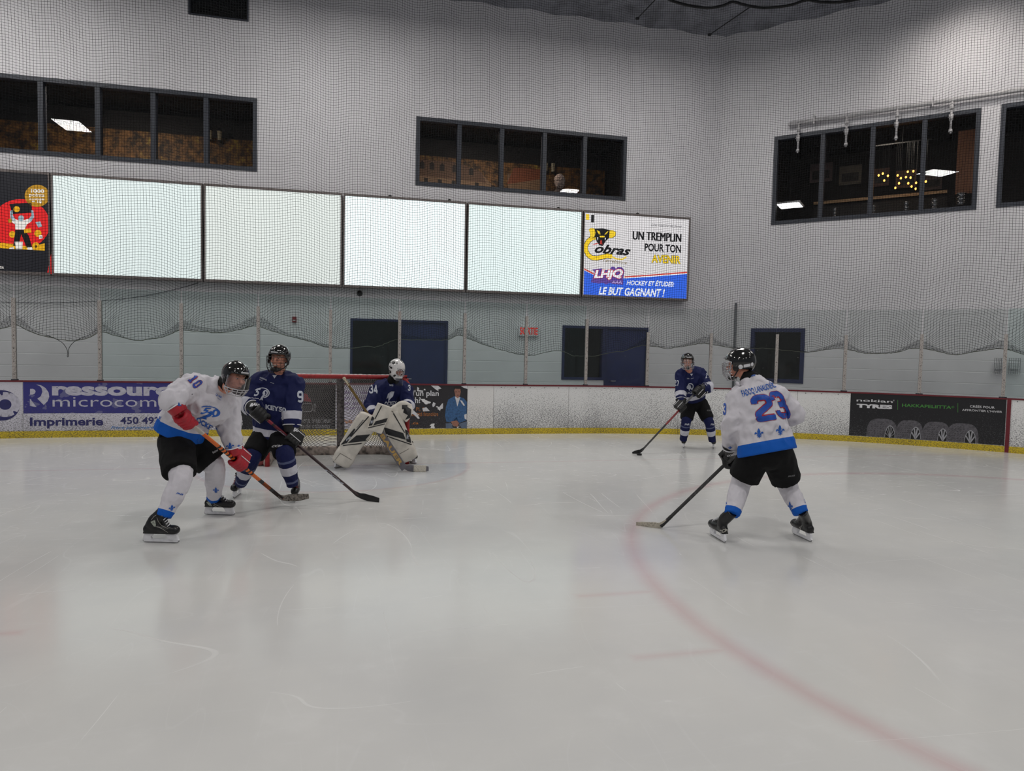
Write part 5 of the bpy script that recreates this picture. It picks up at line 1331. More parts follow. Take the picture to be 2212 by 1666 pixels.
def skate(root, heel, tdir, ankle, boot_m, lace_m, L=.285, holder=None, lab=None, laces=True):
    t = Vector((tdir.x, tdir.y, 0)).normalized(); sd = t.cross(Z3); H = Vector((heel.x, heel.y, 0.0))
    O = lambda x, z, y=0.0: H+t*x+Z3*z+sd*y
    q = MB(); zb = .080
    mid = (H+t*L*.30); lean = Vector((ankle.x-mid.x, ankle.y-mid.y, 0)); lean = lean*(1 if lean.length < .12 else .12/lean.length)
    q.loft([O(.015, zb+.035), O(.10, zb+.038), O(.19, zb+.034), O(L-.005, zb+.030)], [(.035, .036), (.034, .040), (.046, .036), (.038, .028)], side=sd, n=18, sub=4)
    q.ell(O(L-.045, zb+.038), t, sd, Z3, .058, .044, .036)
    tz = min(max(ankle.z+.03, zb+.16), zb+.23); top_ = Vector((ankle.x, ankle.y, tz)); top_ = top_ if (top_-O(.06, tz)).length < .2 else O(.06, tz)+(top_-O(.06, tz)).normalized()*.2
    up = [O(.065, zb+.05), O(.075, zb+.09).lerp(top_, .15), O(.066, zb+.09).lerp(top_, .55), top_]
    q.loft(up, [(.038, .062), (.040, .058), (.042, .056), (.046, .062)], side=sd, n=18, cap=False)
    q.loft([O(.205, zb+.055), O(.15, zb+.095)+lean*.3, O(.12, zb+.15)+lean*.7, O(.125, zb+.19)+lean], [(.026, .022), (.028, .022), (.030, .018), (.036, .014)], side=sd, n=14)
    q.cbox(O(.135, zb+.006), t, sd, Z3, .135, .032, .006, .004)
    bt_ = put('skate', blob(q, 'skate', boot_m, .0065, 3), root, lab)
    hm = holder or M['white_plastic']; hp = MB()
    hp.prism([(-.012, .026), (.002, .012), (L-.004, .012), (L+.012, .030), (L+.0, .034), (-.006, .034)], H, t, Z3, sd, .013)
    hp.prism([(-.008, .030), (.070, .030), (.058, .052), (.086, .080), (.004, .080)], H, t, Z3, sd, .022)
    hp.prism([(L-.080, .030), (L+.006, .030), (L-.01, .080), (L-.105, .080), (L-.085, .052)], H, t, Z3, sd, .024)
    put('blade_holder', hp.mesh('blade_holder', hm), bt_)
    st = MB(); st.prism([(-.014, .016), (.0, .005), (.03, .0), (L-.03, .0), (L, .005), (L+.014, .018), (L+.008, .022), (-.008, .022)], H, t, Z3, sd, .005)
    put('steel_runner', st.mesh('steel_runner', M['steel']), bt_)
    if laces:
        q = MB()
        for i in range(6):
            x = .215-.019*i; z = zb+.079+.017*i+(.004*i if i > 3 else 0)
            q.tube([O(x-.012, z-.014, -.030)+lean*.1*i, O(x+.008, z+.006, 0)+lean*.1*i, O(x-.004, z-.012, .030)+lean*.1*i], .0035, 5)
        put('laces', q.mesh('laces', lace_m, True), bt_)
    return bt_

def stick(A, heel, tip, label, shaft_m, blade_m, grip=None, grip_len=.22, bands=None, wid=.015, blade_h=.036, extra=None, name='hockey_stick'):
    d = (heel-A).normalized(); L = (heel-A).length; side = d.cross(tip-heel).normalized(); wv = side.cross(d)
    root = thing(name, label, 'hockey stick', Vector((heel.x, heel.y, min(heel.z, tip.z)-.03)))
    q = MB(); q.loft([A, A.lerp(heel, .5), heel-d*.02], [(wid, .0105)]*3, side=wv, n=16, sub=2, cap=False, expo=4)
    sh = put('shaft', q.mesh('shaft', shaft_m, False), root)
    q = MB(); bd = (tip-heel); up = Z3; up = (up-bd.normalized()*up.dot(bd.normalized())).normalized()
    cur = side*.012
    q.loft([heel-d*.09+up*.0, heel-d*.02+bd*.03+up*.006, heel+bd*.25+up*.004, heel+bd*.6+cur, heel+bd*.97+cur*2.2+up*.004], [(.016, .009), (.026, .008), (blade_h, .0065), (blade_h*1.02, .006), (blade_h*.72, .006)], side=up, n=20, sub=5, expo=3)
    bl = put('blade', q.mesh('blade', blade_m, True), root)
    if grip is not None:
        q = MB(); q.loft([A-d*.004, A+d*.015, A+d*.03, A+d*grip_len], [(.021, .018), (.021, .018), (wid+.002, .0125), (wid+.002, .0125)], side=wv, n=12, sub=2)
        put('grip_tape', q.mesh('grip_tape', grip, True), root)
    for a, b, m in (bands or ()):
        q = MB(); q.loft([A.lerp(heel, a), A.lerp(heel, b)], [(wid+.0012, .0117)]*2, side=wv, n=16, sub=1, cap=False, expo=4); put('shaft_marking', q.mesh('shaft_marking', m), sh)
    def on(txt, a, b, m, h=.6, bold=.03, shear=.2, flip=False):
        """letters along the shaft, on the face turned to the ice rink's open side"""
        n = wv.cross(d); n = n if n.dot(EYE-A) > 0 else -n; face = n
        p0, p1 = (A.lerp(heel, b), A.lerp(heel, a)) if flip else (A.lerp(heel, a), A.lerp(heel, b)); ax = (p1-p0); ay = face.cross(ax).normalized()*(2*wid*h)
        flat('lettering', text2d(txt, bold, shear), lambda s_, t_: p0+ax*s_+ay*(t_-.5)+face*.0125, m, sh)
    root_on[root.name] = on
    return root, d
root_on = {}

def skater(label, J, look, face_up, jersey_m, sock_m, pants_m, hd, tor, hem_drop, skates, glove_m, glove_trim, helm, outs, sdir, skin=None, sleeves=(.098, .082, .066), waist=(.20, .135), hem=(.25, .17), chest=(.235, .15), shoulder=.105, thigh=(.125, .105), knee=.078, smile=False, boots=None, laces=None, wrinkle=.018, hidden_hand=None, hair=None, sockr=(.08, .075, .062, .055)):
    g = lambda k: J[k]
    base = (g('anR')+g('anL'))/2; base.z = 0
    root = thing('person', label, 'person', base)
    f, r, u = frame(look, face_up); c = g('head')
    pel = (g('hipR')+g('hipL'))/2; neck = g('neck'); shM = (g('shR')+g('shL'))/2
    sideT = (g('shL')-g('shR')).normalized(); sideP = (g('hipL')-g('hipR')).normalized()
    ax = (neck-pel).normalized()
    # body
    q = MB(); head_parts(q, c, f, r, u)
    q.loft([c-u*.06-f*.02, (c-u*.09-f*.02).lerp(neck, .5), neck-ax*.03], [.055, .058, .07], n=14)
    md = J.get('mid', pel+ax*.12); q.loft([pel-ax*.06, md, md.lerp(shM, .5), shM-ax*.02, neck-ax*.04], [(.13, .10), (.13, .09), (.145, .10), (.14, .085), (.07, .065)], side=sideT, n=18)
    for k in 'RL':
        w_ = g('ha'+k)+(g('el'+k)-g('ha'+k)).normalized()*.075
        q.loft([g('sh'+k), g('el'+k), w_], [.052, .042, .026], n=12)
        q.loft([g('hip'+k), g('kn'+k), g('an'+k).lerp(g('kn'+k), .18)], [.088, .058, .040], n=14)
    put('body', blob(q, 'body', skin or M['skin'], .0075, 2), root)
    face_parts(root, c, f, r, u, smile)
    # jersey
    q = MB(); hp = J.get('hem', pel-ax*hem_drop); b1 = J.get('mid', pel+ax*.12); hax = (b1-hp).normalized()
    q.loft([hp, hp.lerp(b1, .5), b1, pel.lerp(neck, .68), shM.lerp(neck, .3)-ax*.02, neck-ax*.005], [hem, (hem[0]*.97, hem[1]*.98), waist, chest, (chest[0]*.75, chest[1]*.82), (.082, .082)], side=sideT, n=28, sub=4, cap=False)
    q.loft([g('shR'), shM.lerp(neck, .25), g('shL')], [shoulder, (shoulder*1.02, shoulder*1.1), shoulder], n=18)
    wrists = {}
    for k in 'RL':
        el, ha, sh = g('el'+k), g('ha'+k), g('sh'+k); w_ = ha+(el-ha).normalized()*.115; wrists[k] = w_
        q.loft([sh+(neck-sh)*.15, sh, sh.lerp(el, .55), el, el.lerp(w_, .55), w_], [shoulder*.8, shoulder*.98, sleeves[0]*1.02, sleeves[0], sleeves[1], sleeves[2]], n=20, sub=4, cap=False)
    jm = blob(q, 'jersey', jersey_m, .0105, 5, disp=wrinkle, dscale=.13, dw=lambda p: min(1.0, max(0.0, (Vector(p)-hp).dot(hax)/.14)))
    co = coords(jm); dt, st_ = axisdist(co, [hp, b1, shM]); dr, sr = axisdist(co, [wrists['R'], g('elR'), g('shR')]); dl, sl = axisdist(co, [wrists['L'], g('elL'), g('shL')])
    dm_ = np.minimum(dr, dl); sm_ = np.where(dr < dl, sr, sl); arm = (dm_ < dt*.62) & (dm_ < .135) & (sm_ > -.03)
    axn = np.array(hax); hd_ = (co-np.array(hp))@axn
    setattr_(jm, 'hem_distance', np.where(arm, 1.0, hd_)); setattr_(jm, 'cuff_distance', np.where(arm, np.where(dr < dl, sr, sl), 1.0))
    jt = bvh(jm); jo = put('jersey', jm, root)
    q = MB(); nd = (c-u*.09-f*.02-neck); nd = nd.normalized(); ch = neck-nd*.01; q.loft([ch-nd*.04, ch+nd*.03, ch+nd*.075], [.072, .064, .060], n=20, sub=2, cap=False); put('neck_guard', q.mesh('neck_guard', M['black_cloth'], True), root)
    # padded shorts
    q = MB(); q.loft([pel+ax*.12, pel-ax*.0, pel-Z3*.10], [(.165, .115), (.195, .15), (.175, .135)], side=sideP, n=24)
    for k in 'RL':
        hp_, kn = g('hip'+k), g('kn'+k); e = hp_.lerp(kn, .86)
        q.loft([hp_+Z3*.05, hp_, hp_.lerp(kn, .5), e], [thigh[0]*.9, thigh[0], thigh[0]*.98, thigh[1]], n=20, cap=False)
    pm = blob(q, 'shorts', pants_m, .011, 5, disp=.006, dscale=.12); pt_ = bvh(pm); po = put('shorts', pm, root)
    socks = {}
    for k in 'RL':
        kn, an, hp_ = g('kn'+k), g('an'+k), g('hip'+k); shin = (an-kn).normalized()
        fwd = Vector((skates[k][1].x, skates[k][1].y, 0)).normalized(); kk = kn+fwd*.01
        q = MB(); q.loft([kk.lerp(hp_, .30), kk.lerp(hp_, .10), kk+shin*.04, kk.lerp(an, .45), kk.lerp(an, .75), an], [sockr[0]*1.03, sockr[0], knee, sockr[1], sockr[2], sockr[3]], n=22, sub=5, cap=False)
        sm = blob(q, 'sock', sock_m, .0085, 3, disp=.006, dscale=.07)
        co = coords(sm); _, sd_ = axisdist(co, [an, kn, hp_]); setattr_(sm, 'hem_distance', sd_); socks[k] = (bvh(sm), put('sock', sm, root))
        heel, td = skates[k][0], skates[k][1]
        skate(root, heel, td, an, (boots or M['black']), (laces or M['white_plastic']), lab=None)
    for k in 'RL':
        glove(root, g('ha'+k), g('el'+k).lerp(g('ha'+k), .66) if (g('el'+k)-g('ha'+k)).length > .3 else g('el'+k).lerp(g('ha'+k), .5), sdir[k], outs[k], glove_m, glove_trim, None, 1.28)
    h = None
    if helm: h, _ = helmet(root, c, f, r, u, M['gloss_black'], helm)
    return dict(root=root, jersey=(jt, jo), shorts=(pt_, po), socks=socks, helmet=h, fr=(c, f, r, u))
def at3(*l): return {k: at(*v) for k, v in l}

# ---- player 10, white, nearest on the left ---------------------------------
A10 = at(398, 904, 5.72); H10 = at(611, 1079, 6.95); T10 = at(668, 1068, 7.02)
d10 = (H10-A10).normalized()
def along(A, Hh, x):
    lo, hi = 0.0, 1.0
    for _ in range(30):
        m = (lo+hi)/2
        if (proj(A.lerp(Hh, m))[0] < x) == (Hh.x > A.x) or False: lo = m
        else: hi = m
    return A.lerp(Hh, lo)
def alongx(A, Hh, x): # point of the stick whose picture column is x
    xa, xb = proj(A)[0], proj(Hh)[0]; lo, hi = 0.0, 1.0
    for _ in range(30):
        m = (lo+hi)/2; xm = proj(A.lerp(Hh, m))[0]
        if (xm-x)*(xa-x) > 0: lo = m
        else: hi = m
    return A.lerp(Hh, lo)
J10 = dict(head=at(508, 816, 5.98), neck=at(483, 832, 6.06), shR=at(414, 836, 5.94), shL=at(490, 862, 6.30), elR=at(370, 866, 5.70), elL=at(496, 928, 6.28), hem=at(387, 940, 6.12), mid=at(408, 893, 6.12), haR=A10+d10*.02, haL=alongx(A10, H10, 514),
           hipR=at(380, 952, 6.06), hipL=at(416, 960, 6.26), knR=at(390, 1034, 5.78), knL=at(463, 1008, 6.30), anR=at(353, 1117, 5.64), anL=at(462, 1078, 6.58))
hR, hL = on_ice(312, 1172), on_ice(444, 1112); tR, tL = on_ice(382, 1174)-hR, on_ice(504, 1114)-hL
red_glove = mat('red_glove_leather', rgb(168, 22, 40), .5, bump=.3, bscale=90)
P10 = skater('hockey player in white jersey number 10 with red gloves, leaning over an orange stick', J10, Vector((.74, -.58, -.20)), Vector((.20, .0, 1)), J_white, S_white, M['black_cloth'], None, None, .10,
             {'R': (hR, tR), 'L': (hL, tL)}, red_glove, M['white_plastic'], 'visor', {'R': Vector((-.2, -1, .2)), 'L': Vector((.8, -.5, .2))}, {'R': d10, 'L': d10},
             sleeves=(.108, .085, .066), hem=(.235, .20), waist=(.225, .175), chest=(.240, .175), shoulder=.120, thigh=(.152, .140), knee=.088, boots=M['black'], sockr=(.098, .086, .068, .064), wrinkle=.024)
sR = mat('orange_stick', rgb(216, 104, 32), .45); sB = M['black']
bands = [(.0, .16, mat('white_grip', rgb(190, 184, 176), .7))]
k_ = .30
while k_ < .66: bands.append((k_, k_+.012, sB)); k_ += .030
bands.append((.72, .985, mat('dark_carbon', rgb(34, 32, 34), .4))); bands.append((.76, .84, sR)); bands.append((.875, .97, mat('dull_orange', rgb(150, 82, 40), .5)))
root, _ = stick(A10, H10, T10, 'orange and black striped hockey stick held by player number 10', sR, mat('worn_blade_tape', rgb(112, 106, 100), .8, var=.3, vscale=60), None, bands=bands, wid=.0165)
z = pp(3.47, 290, 720); zz = pp(7.245, 340, 780)
def quad(fn, *p): return [fn(*q_) for q_ in p]
jt, jo = P10['jersey']
n10 = digits('10', .27, 10); n10o = digits('10', .37, 10)
Q = quad(zz, (548, 438), (716, 330), (628, 208), (462, 300))
q1 = quad(zz, (520, 352), (655, 255), (590, 215), (462, 300))
paint(jt, jo, 'number_border', unit(digits('1', .38, 8)), quad(zz, (462, 298), (516, 356), (660, 258), (596, 214)), num_red, .0035)
paint(jt, jo, 'number', unit(digits('1', .27, 8)), quad(zz, (470, 299), (514, 348), (650, 257), (594, 220)), num_blue, .0055)
paint(jt, jo, 'number_border', unit(digits('0', .38, 8)), quad(zz, (534, 375), (580, 445), (722, 340), (668, 284)), num_red, .0035)
paint(jt, jo, 'number', unit(digits('0', .27, 8)), quad(zz, (541, 376), (578, 438), (714, 340), (666, 291)), num_blue, .0055)
def emblem(jt, jo, fn, m, five, ohs, ring_, fig):
    paint(jt, jo, 'logo_five', text2d('5', .03, .2, 1, 4), quad(fn, *five), m); paint(jt, jo, 'logo_zero', text2d('0', .02, .1, 1, 4), quad(fn, *ohs), m)
    V = unit(poly2d(stroke([(math.cos(a)*1.0, math.sin(a)*.8) for a in np.linspace(2.6, -1.2, 18)], .14), 6)); paint(jt, jo, 'logo_horn', V, quad(fn, *ring_), m)
    fg = [[(.62, 1.0), (.78, .95), (.86, .72), (.74, .60), (.62, .55), (.50, .42), (.30, .40), (.10, .16), (.0, .1), (.04, .02), (.22, .1), (.36, .24), (.42, .06), (.54, .04), (.50, .28), (.64, .38), (.72, .5), (.68, .62), (.72, .66), (.40, .78), (.48, .86)]]
    paint(jt, jo, 'logo_skater', unit(poly2d(fg, 5)), quad(fn, *fig), m)
emblem(jt, jo, zz, logo_blue, ((668, 832), (795, 818), (850, 735), (710, 725)), ((850, 860), (950, 880), (975, 770), (860, 745)), ((650, 830), (960, 900), (1000, 740), (690, 680)), ((612, 905), (860, 925), (900, 790), (690, 770)))
paint(jt, jo, 'jersey_lettering', text2d('OCKEY5', .03, 0, 1, 14), quad(zz, (605, 950), (915, 1140), (950, 1065), (628, 868)), logo_blue)
paint(jt, jo, 'jersey_lettering', text2d('QI FAD', .02, 0, 1, 4), quad(zz, (905, 545), (1000, 592), (1008, 560), (920, 510)), logo_blue)
paint(jt, jo, 'jersey_lettering', text2d('Laval', .0, 0, 1, 3), quad(zz, (935, 585), (990, 620), (996, 600), (940, 568)), logo_blue)
for qd in (((275, 745), (395, 745), (375, 650), (290, 640)), ((612, 1290), (680, 1300), (672, 1215), (612, 1205)), ((1072, 1400), (1210, 1375), (1190, 1270), (1080, 1275)), ((20, 940), (72, 900), (60, 850), (10, 880)), ((1240, 1350), (1300, 1340), (1300, 1305), (1245, 1310))):
    paint(jt, jo, 'fleur_de_lis', unit(poly2d(FLEUR, 5)), quad(zz, *qd), logo_blue)
tS, oS = P10['socks']['R']; z9 = pp(9.217, 300, 1020)
for qd in (((325, 730), (425, 690), (430, 560), (370, 540)), ((600, 800), (700, 760), (735, 640), (585, 660))): paint(tS, oS, 'fleur_de_lis', unit(poly2d(FLEUR, 5)), quad(z9, *qd), logo_blue)
paint(tS, oS, 'sock_lettering', text2d('PNR', .03, .3, 1, 4), quad(z9, (735, 435), (870, 465), (885, 435), (750, 400)), logo_blue)
tS, oS = P10['socks']['L']; paint(tS, oS, 'fleur_de_lis', unit(poly2d(FLEUR, 5)), quad(z9, (1480, 420), (1590, 420), (1590, 300), (1470, 290)), logo_blue)
tP, oP = P10['shorts']; paint(tP, oP, 'shorts_lettering', text2d('Rebel', .02, 0, 1, 6), quad(zz, (870, 1455), (945, 1410), (930, 1375), (855, 1425)), mat('print_white', rgb(190, 190, 192), .6))
def glove_word(root, word, qd, m=M['white_plastic'], bold=.05):
    best = None
    for g_ in [o for o in root.children if o.name.startswith('glove')]:
        me = g_.data; off = rootloc(g_); t_ = BVHTree.FromPolygons([v.co+off for v in me.vertices], [tuple(p.vertices) for p in me.polygons])
        cx = sum(p[0] for p in qd)/4; cy = sum(p[1] for p in qd)/4; h = t_.ray_cast(EYE, ray(cx, cy).normalized())
        if h[0] is not None and (best is None or h[3] < best[0]): best = (h[3], t_, g_)
    if best: paint(best[1], best[2], 'glove_lettering', text2d(word, bold, .25, 1, 6), qd, m, .003)
glove_word(P10['root'], 'CCM', quad(zz, (455, 822), (640, 806), (640, 754), (470, 768)))
c, f, r, u = P10['fr']; q = MB(); q.loft([c-f*.085-u*.03, c-f*.115-u*.085, c-f*.10-u*.14], [.035, .03, .015]); put('hair', blob(q, 'hair', M['hair'], .008, 2, disp=.008, dscale=.02), P10['root'])
def tree_of(o):
    off = rootloc(o); return BVHTree.FromPolygons([v.co+off for v in o.data.vertices], [tuple(p.vertices) for p in o.data.polygons])
sk = [o for o in P10['root'].children if o.name.startswith('skate')]
lw = mat('boot_piping', rgb(170, 168, 160), .5); sv_ = mat('boot_silver_patch', rgb(150, 156, 146), .3, var=.2, vscale=60)
def bootlines(o, fn, lines, patch):
    t_ = tree_of(o)
    for pts, w in lines:
        P_ = [fn(*p) for p in pts]; xs = [p[0] for p in P_]; ys = [p[1] for p in P_]; x0, x1, y0, y1 = min(xs)-1, max(xs)+1, min(ys)-1, max(ys)+1
        V, Fc = poly2d(stroke([(x, -y) for x, y in P_], w), 6); V = [((a-x0)/(x1-x0), (b+y1)/(y1-y0)) for a, b in V]
        paint(t_, o, 'boot_piping', (V, Fc), [(x0, y1), (x1, y1), (x1, y0), (x0, y0)], lw, .003)
    paint(t_, o, 'boot_patch', unit(poly2d([[(0, .7), (.8, 1), (1, .0), (.6, .05)]], 4)), quad(fn, *patch), sv_, .003)
bootlines(sk[0], z9, [([(360, 905), (385, 980), (440, 1060), (570, 1125)], .7), ([(350, 1085), (460, 1130), (580, 1200)], .6), ([(245, 960), (300, 890), (350, 855)], .6)], ((235, 1090), (345, 1090), (345, 950), (235, 950)))
bootlines(sk[1], z9, [([(1440, 540), (1460, 590), (1520, 645), (1675, 705)], .7), ([(1480, 655), (1560, 700), (1700, 750)], .6)], ((1340, 680), (1460, 680), (1430, 570), (1345, 570)))
# ---- player 9, navy, behind number 10 --------------------------------------
A9 = at(556, 889, 6.98); H9 = at(776, 1073, 7.36); T9 = at(822, 1078, 7.30); d9 = (H9-A9).normalized()
J9 = dict(head=at(603, 775, 7.16), neck=at(602, 812, 7.26), shR=at(561, 828, 7.28), shL=at(634, 830, 7.28), elR=at(540, 875, 7.16), elL=at(632, 884, 7.18), haR=alongx(A9, H9, 562), haL=alongx(A9, H9, 630),
          hipR=at(572, 940, 7.30), hipL=at(604, 940, 7.30), knR=at(543, 990, 7.05), knL=at(617, 985, 6.98), anR=at(519, 1046, 7.24), anL=at(632, 1048, 7.10))
hR, hL = on_ice(520, 1066), on_ice(642, 1074); tR, tL = on_ice(494, 1086)-hR, on_ice(632, 1094)-hL
P9 = skater('smiling hockey player in navy jersey behind player 10, black helmet and gloves', J9, Vector((-.06, -1, -.05)), Z3+Vector((.06, 0, 0)), J_navy, S_navy, M['black_cloth'], None, None, .06,
            {'R': (hR, tR), 'L': (hL, tL)}, mat('black_glove', rgb(11, 11, 13), .5, bump=.3, bscale=90), M['white_plastic'], 'cage', {'R': Vector((-.2, -1, .3)), 'L': Vector((.5, -1, .1))}, {'R': d9, 'L': d9},
            sleeves=(.098, .086, .070), hem=(.215, .16), waist=(.215, .155), chest=(.225, .15), shoulder=.118, thigh=(.13, .12), knee=.09, smile=True, laces=mat('red_laces', rgb(128, 24, 34), .7), sockr=(.092, .085, .070, .060))
root, _ = stick(A9, H9, T9, 'dark hockey stick with long black blade held by the smiling navy player', mat('dark_maroon_shaft', rgb(52, 30, 32), .35), M['black'], mat('white_tape', rgb(190, 188, 186), .7), .05,
                bands=[(.10, .14, mat('red_band', rgb(140, 34, 52), .4)), (.16, .36, mat('maroon_band', rgb(96, 22, 36), .4))], wid=.0155)
root_on[root.name]('JET', .19, .35, num_white, .6); root_on[root.name]('CCM', .66, .84, num_white, 1.0)
jt, jo = P9['jersey']; z11 = pp(11.06, 470, 730)
emblem(jt, jo, z11, num_white, ((860, 1395), (985, 1395), (1040, 1210), (905, 1205)), ((1080, 1400), (1190, 1400), (1215, 1260), (1085, 1240)), ((860, 1440), (1245, 1440), (1250, 1190), (900, 1190)), ((1000, 1500), (1140, 1500), (1150, 1280), (1010, 1260)))
paint(jt, jo, 'jersey_lettering', text2d('KEY50', .04, 0, 1, 8), quad(z, (985, 570), (1140, 596), (1140, 560), (985, 532)), num_white)
paint(jt, jo, 'jersey_lettering', text2d('FADOQ', .02, 0, 1, 4), quad(z11, (1005, 975), (1170, 1030), (1185, 990), (1020, 935)), num_white); paint(jt, jo, 'jersey_lettering', text2d('Laval', .0, 0, 1, 3), quad(z11, (998, 1005), (1070, 1030), (1075, 1010), (1003, 988)), num_white)
paint(jt, jo, 'jersey_lettering', text2d('pinnacle', .02, .2, 1, 3), quad(z11, (1255, 1075), (1350, 1105), (1355, 1080), (1262, 1052)), num_white)
paint(jt, jo, 'collar_notch', unit(poly2d([[(0, 1), (1, 1), (.45, 0)]], 3)), quad(z11, (1312, 975), (1425, 975), (1425, 888), (1312, 890)), num_white)
paint(jt, jo, 'number', unit(digits('9', .28, 8)), quad(z11, (1900, 1545), (2040, 1545), (2040, 1270), (1900, 1270)), num_white)
tP, oP = P9['shorts']; paint(tP, oP, 'shorts_lettering', text2d('CCM', .05, .3, 1, 5), quad(z, (1030, 858), (1110, 850), (1112, 835), (1036, 842)), mat('print_white', rgb(190, 190, 192), .6))
glove_word(P9['root'], 'BAUER', quad(z, (865, 552), (975, 535), (975, 512), (870, 528))); glove_word(P9['root'], 'BAU', quad(z, (1192, 736), (1232, 742), (1232, 716), (1196, 712)))
# ---- player 27, navy, far right ---------------------------------------------
H27 = at(1384, 976, 11.26); T27 = at(1366, 979, 11.26); A27 = at(1523, 826, 11.78); d27 = (H27-A27).normalized()
J27 = dict(head=at(1485, 781, 11.70), neck=at(1489, 801, 11.86), shR=at(1473, 808, 11.90), shL=at(1512, 808, 11.95), elR=at(1470, 843, 11.80), elL=at(1530, 838, 11.80), haR=alongx(A27, H27, 1472), haL=alongx(A27, H27, 1506),
           hipR=at(1490, 868, 12.10), hipL=at(1512, 868, 12.10), knR=at(1482, 912, 11.92), knL=at(1532, 912, 11.92), anR=at(1476, 951, 12.06), anL=at(1539, 953, 12.04))
hR, hL = on_ice(1478, 964), on_ice(1540, 965); tR, tL = on_ice(1474, 973)-hR, on_ice(1543, 975)-hL
P27 = skater('distant hockey player in navy jersey number 27 with the puck, near the boards', J27, Vector((-.12, -1, -.02)), Z3, J_navy, S_navy2, M['black_cloth'], None, None, -.05,
             {'R': (hR, tR), 'L': (hL, tL)}, mat('black_glove', rgb(11, 11, 13), .5, bump=.3, bscale=90), M['white_plastic'], 'chrome', {'R': Vector((-.6, -1, .3)), 'L': Vector((.3, -1, .3))}, {'R': -d27, 'L': -d27},
             sleeves=(.098, .085, .070), hem=(.205, .155), waist=(.205, .155), chest=(.22, .15), shoulder=.115, thigh=(.125, .11), knee=.082, boots=mat('grey_black_boot', rgb(46, 44, 46), .4), laces=mat('pale_tongue', rgb(150, 140, 132), .7), sockr=(.085, .080, .068, .062))
root, _ = stick(A27, H27, T27, 'long dark hockey stick with a red band held by distant player 27', mat('charcoal_shaft', rgb(32, 32, 34), .35), M['black'], None, bands=[(.40, .62, mat('red_shaft_band', rgb(118, 34, 38), .4)), (.20, .34, mat('silver_strip', rgb(96, 96, 98), .4))], wid=.015)
jt, jo = P27['jersey']; z10 = pp(10.41, 1430, 740)
paint(jt, jo, 'number', unit(digits('27', .28, 10)), quad(z10, (290, 985), (380, 975), (380, 860), (278, 835)), num_white); paint(jt, jo, 'number', unit(digits('27', .28, 10)), quad(z10, (975, 815), (1060, 790), (1085, 640), (990, 690)), num_white)
paint(jt, jo, 'logo_horn', unit(poly2d(stroke([(math.cos(a), math.sin(a)*.9) for a in np.linspace(2.5, -1.2, 16)], .3), 4)), quad(z10, (580, 1060), (712, 1060), (712, 915), (580, 915)), num_white)
paint(jt, jo, 'logo_ram', unit(poly2d([[(.3, 1), (.75, .9), (.8, .5), (1, .3), (.95, 0), (.7, .35), (.5, 0), (.4, .3), (.1, .35), (0, .6)]], 4)), quad(z10, (535, 1090), (690, 1090), (680, 950), (545, 950)), num_white)
paint(jt, jo, 'jersey_lettering', text2d('OCKEY', .04, 0, 1, 8), quad(z10, (545, 1165), (800, 1140), (800, 1090), (545, 1110)), num_white); paint(jt, jo, 'collar_notch', unit(poly2d([[(0, 1), (1, 1), (.5, 0)]], 3)), quad(z10, (635, 758), (692, 758), (692, 705), (635, 705)), num_white)
paint(jt, jo, 'jersey_lettering', text2d('FADOQ', .02, 0, 1, 3), quad(z10, (560, 828), (612, 828), (612, 800), (560, 800)), num_white); paint(jt, jo, 'jersey_lettering', text2d('pinnacle', .02, .2, 1, 3), quad(z10, (650, 825), (718, 805), (718, 790), (650, 808)), num_white)
tP, oP = P27['shorts']; paint(tP, oP, 'shorts_lettering', text2d('CCM', .04, 0, 1, 5), quad(z10, (1010, 1545), (1135, 1550), (1135, 1520), (1010, 1515)), mat('print_grey', rgb(110, 110, 112), .6))
for k_, x_ in (('R', 1484), ('L', 1540)):
    tS, oS = P27['socks'][k_]; paint(tS, oS, 'sock_lettering', text2d('PNR', .04, .2, 1, 3), quad(lambda a, b: (a, b), (x_-5, 919), (x_+5, 919), (x_+5, 915), (x_-5, 915)), num_white)
# ---- player 23, white, seen from behind --------------------------------------
H23 = at(1426, 1139, 6.42); T23 = at(1372, 1134, 6.50); A23 = at(1668, 905, 6.42); d23 = (H23-A23).normalized()
J23 = dict(head=at(1598, 788, 6.16), neck=at(1619, 816, 6.12), shR=at(1681, 858, 6.08), shL=at(1593, 862, 6.06), elR=at(1717, 896, 6.10), elL=at(1581, 916, 6.02), haR=alongx(A23, H23, 1660), haL=alongx(A23, H23, 1580),
           hipR=at(1676, 972, 5.98), hipL=at(1636, 972, 5.98), knR=at(1700, 1045, 6.12), knL=at(1602, 1043, 6.08), anR=at(1731, 1110, 5.98), anL=at(1581, 1112, 5.92))
hL, hR = on_ice(1566, 1174), on_ice(1752, 1172); tL, tR = on_ice(1538, 1157)-hL, on_ice(1720, 1157)-hR
P23 = skater('hockey player seen from behind in white jersey number 23 with blue hem', J23, Vector((-.80, .52, -.12)), Vector((-.12, .10, 1)), J_white, S_white, M['black_cloth'], None, None, .03,
             {'R': (hR, tR), 'L': (hL, tL)}, mat('black_glove', rgb(11, 11, 13), .5, bump=.3, bscale=90), M['white_plastic'], 'chrome', {'R': Vector((1, 0, .2)), 'L': Vector((-1, -.3, .2))}, {'R': d23, 'L': d23},
             sleeves=(.088, .078, .066), hem=(.265, .185), waist=(.245, .17), chest=(.240, .165), shoulder=.105, thigh=(.142, .135), knee=.085, sockr=(.094, .084, .072, .066), wrinkle=.024)
root, _ = stick(A23, H23, T23, 'black hockey stick with white taped blade held by player number 23', mat('carbon_shaft', rgb(30, 29, 30), .35), mat('cream_blade_tape', rgb(172, 166, 152), .8, var=.12, vscale=60), None, bands=[(.90, .995, M['black'])], wid=.016, blade_h=.038)
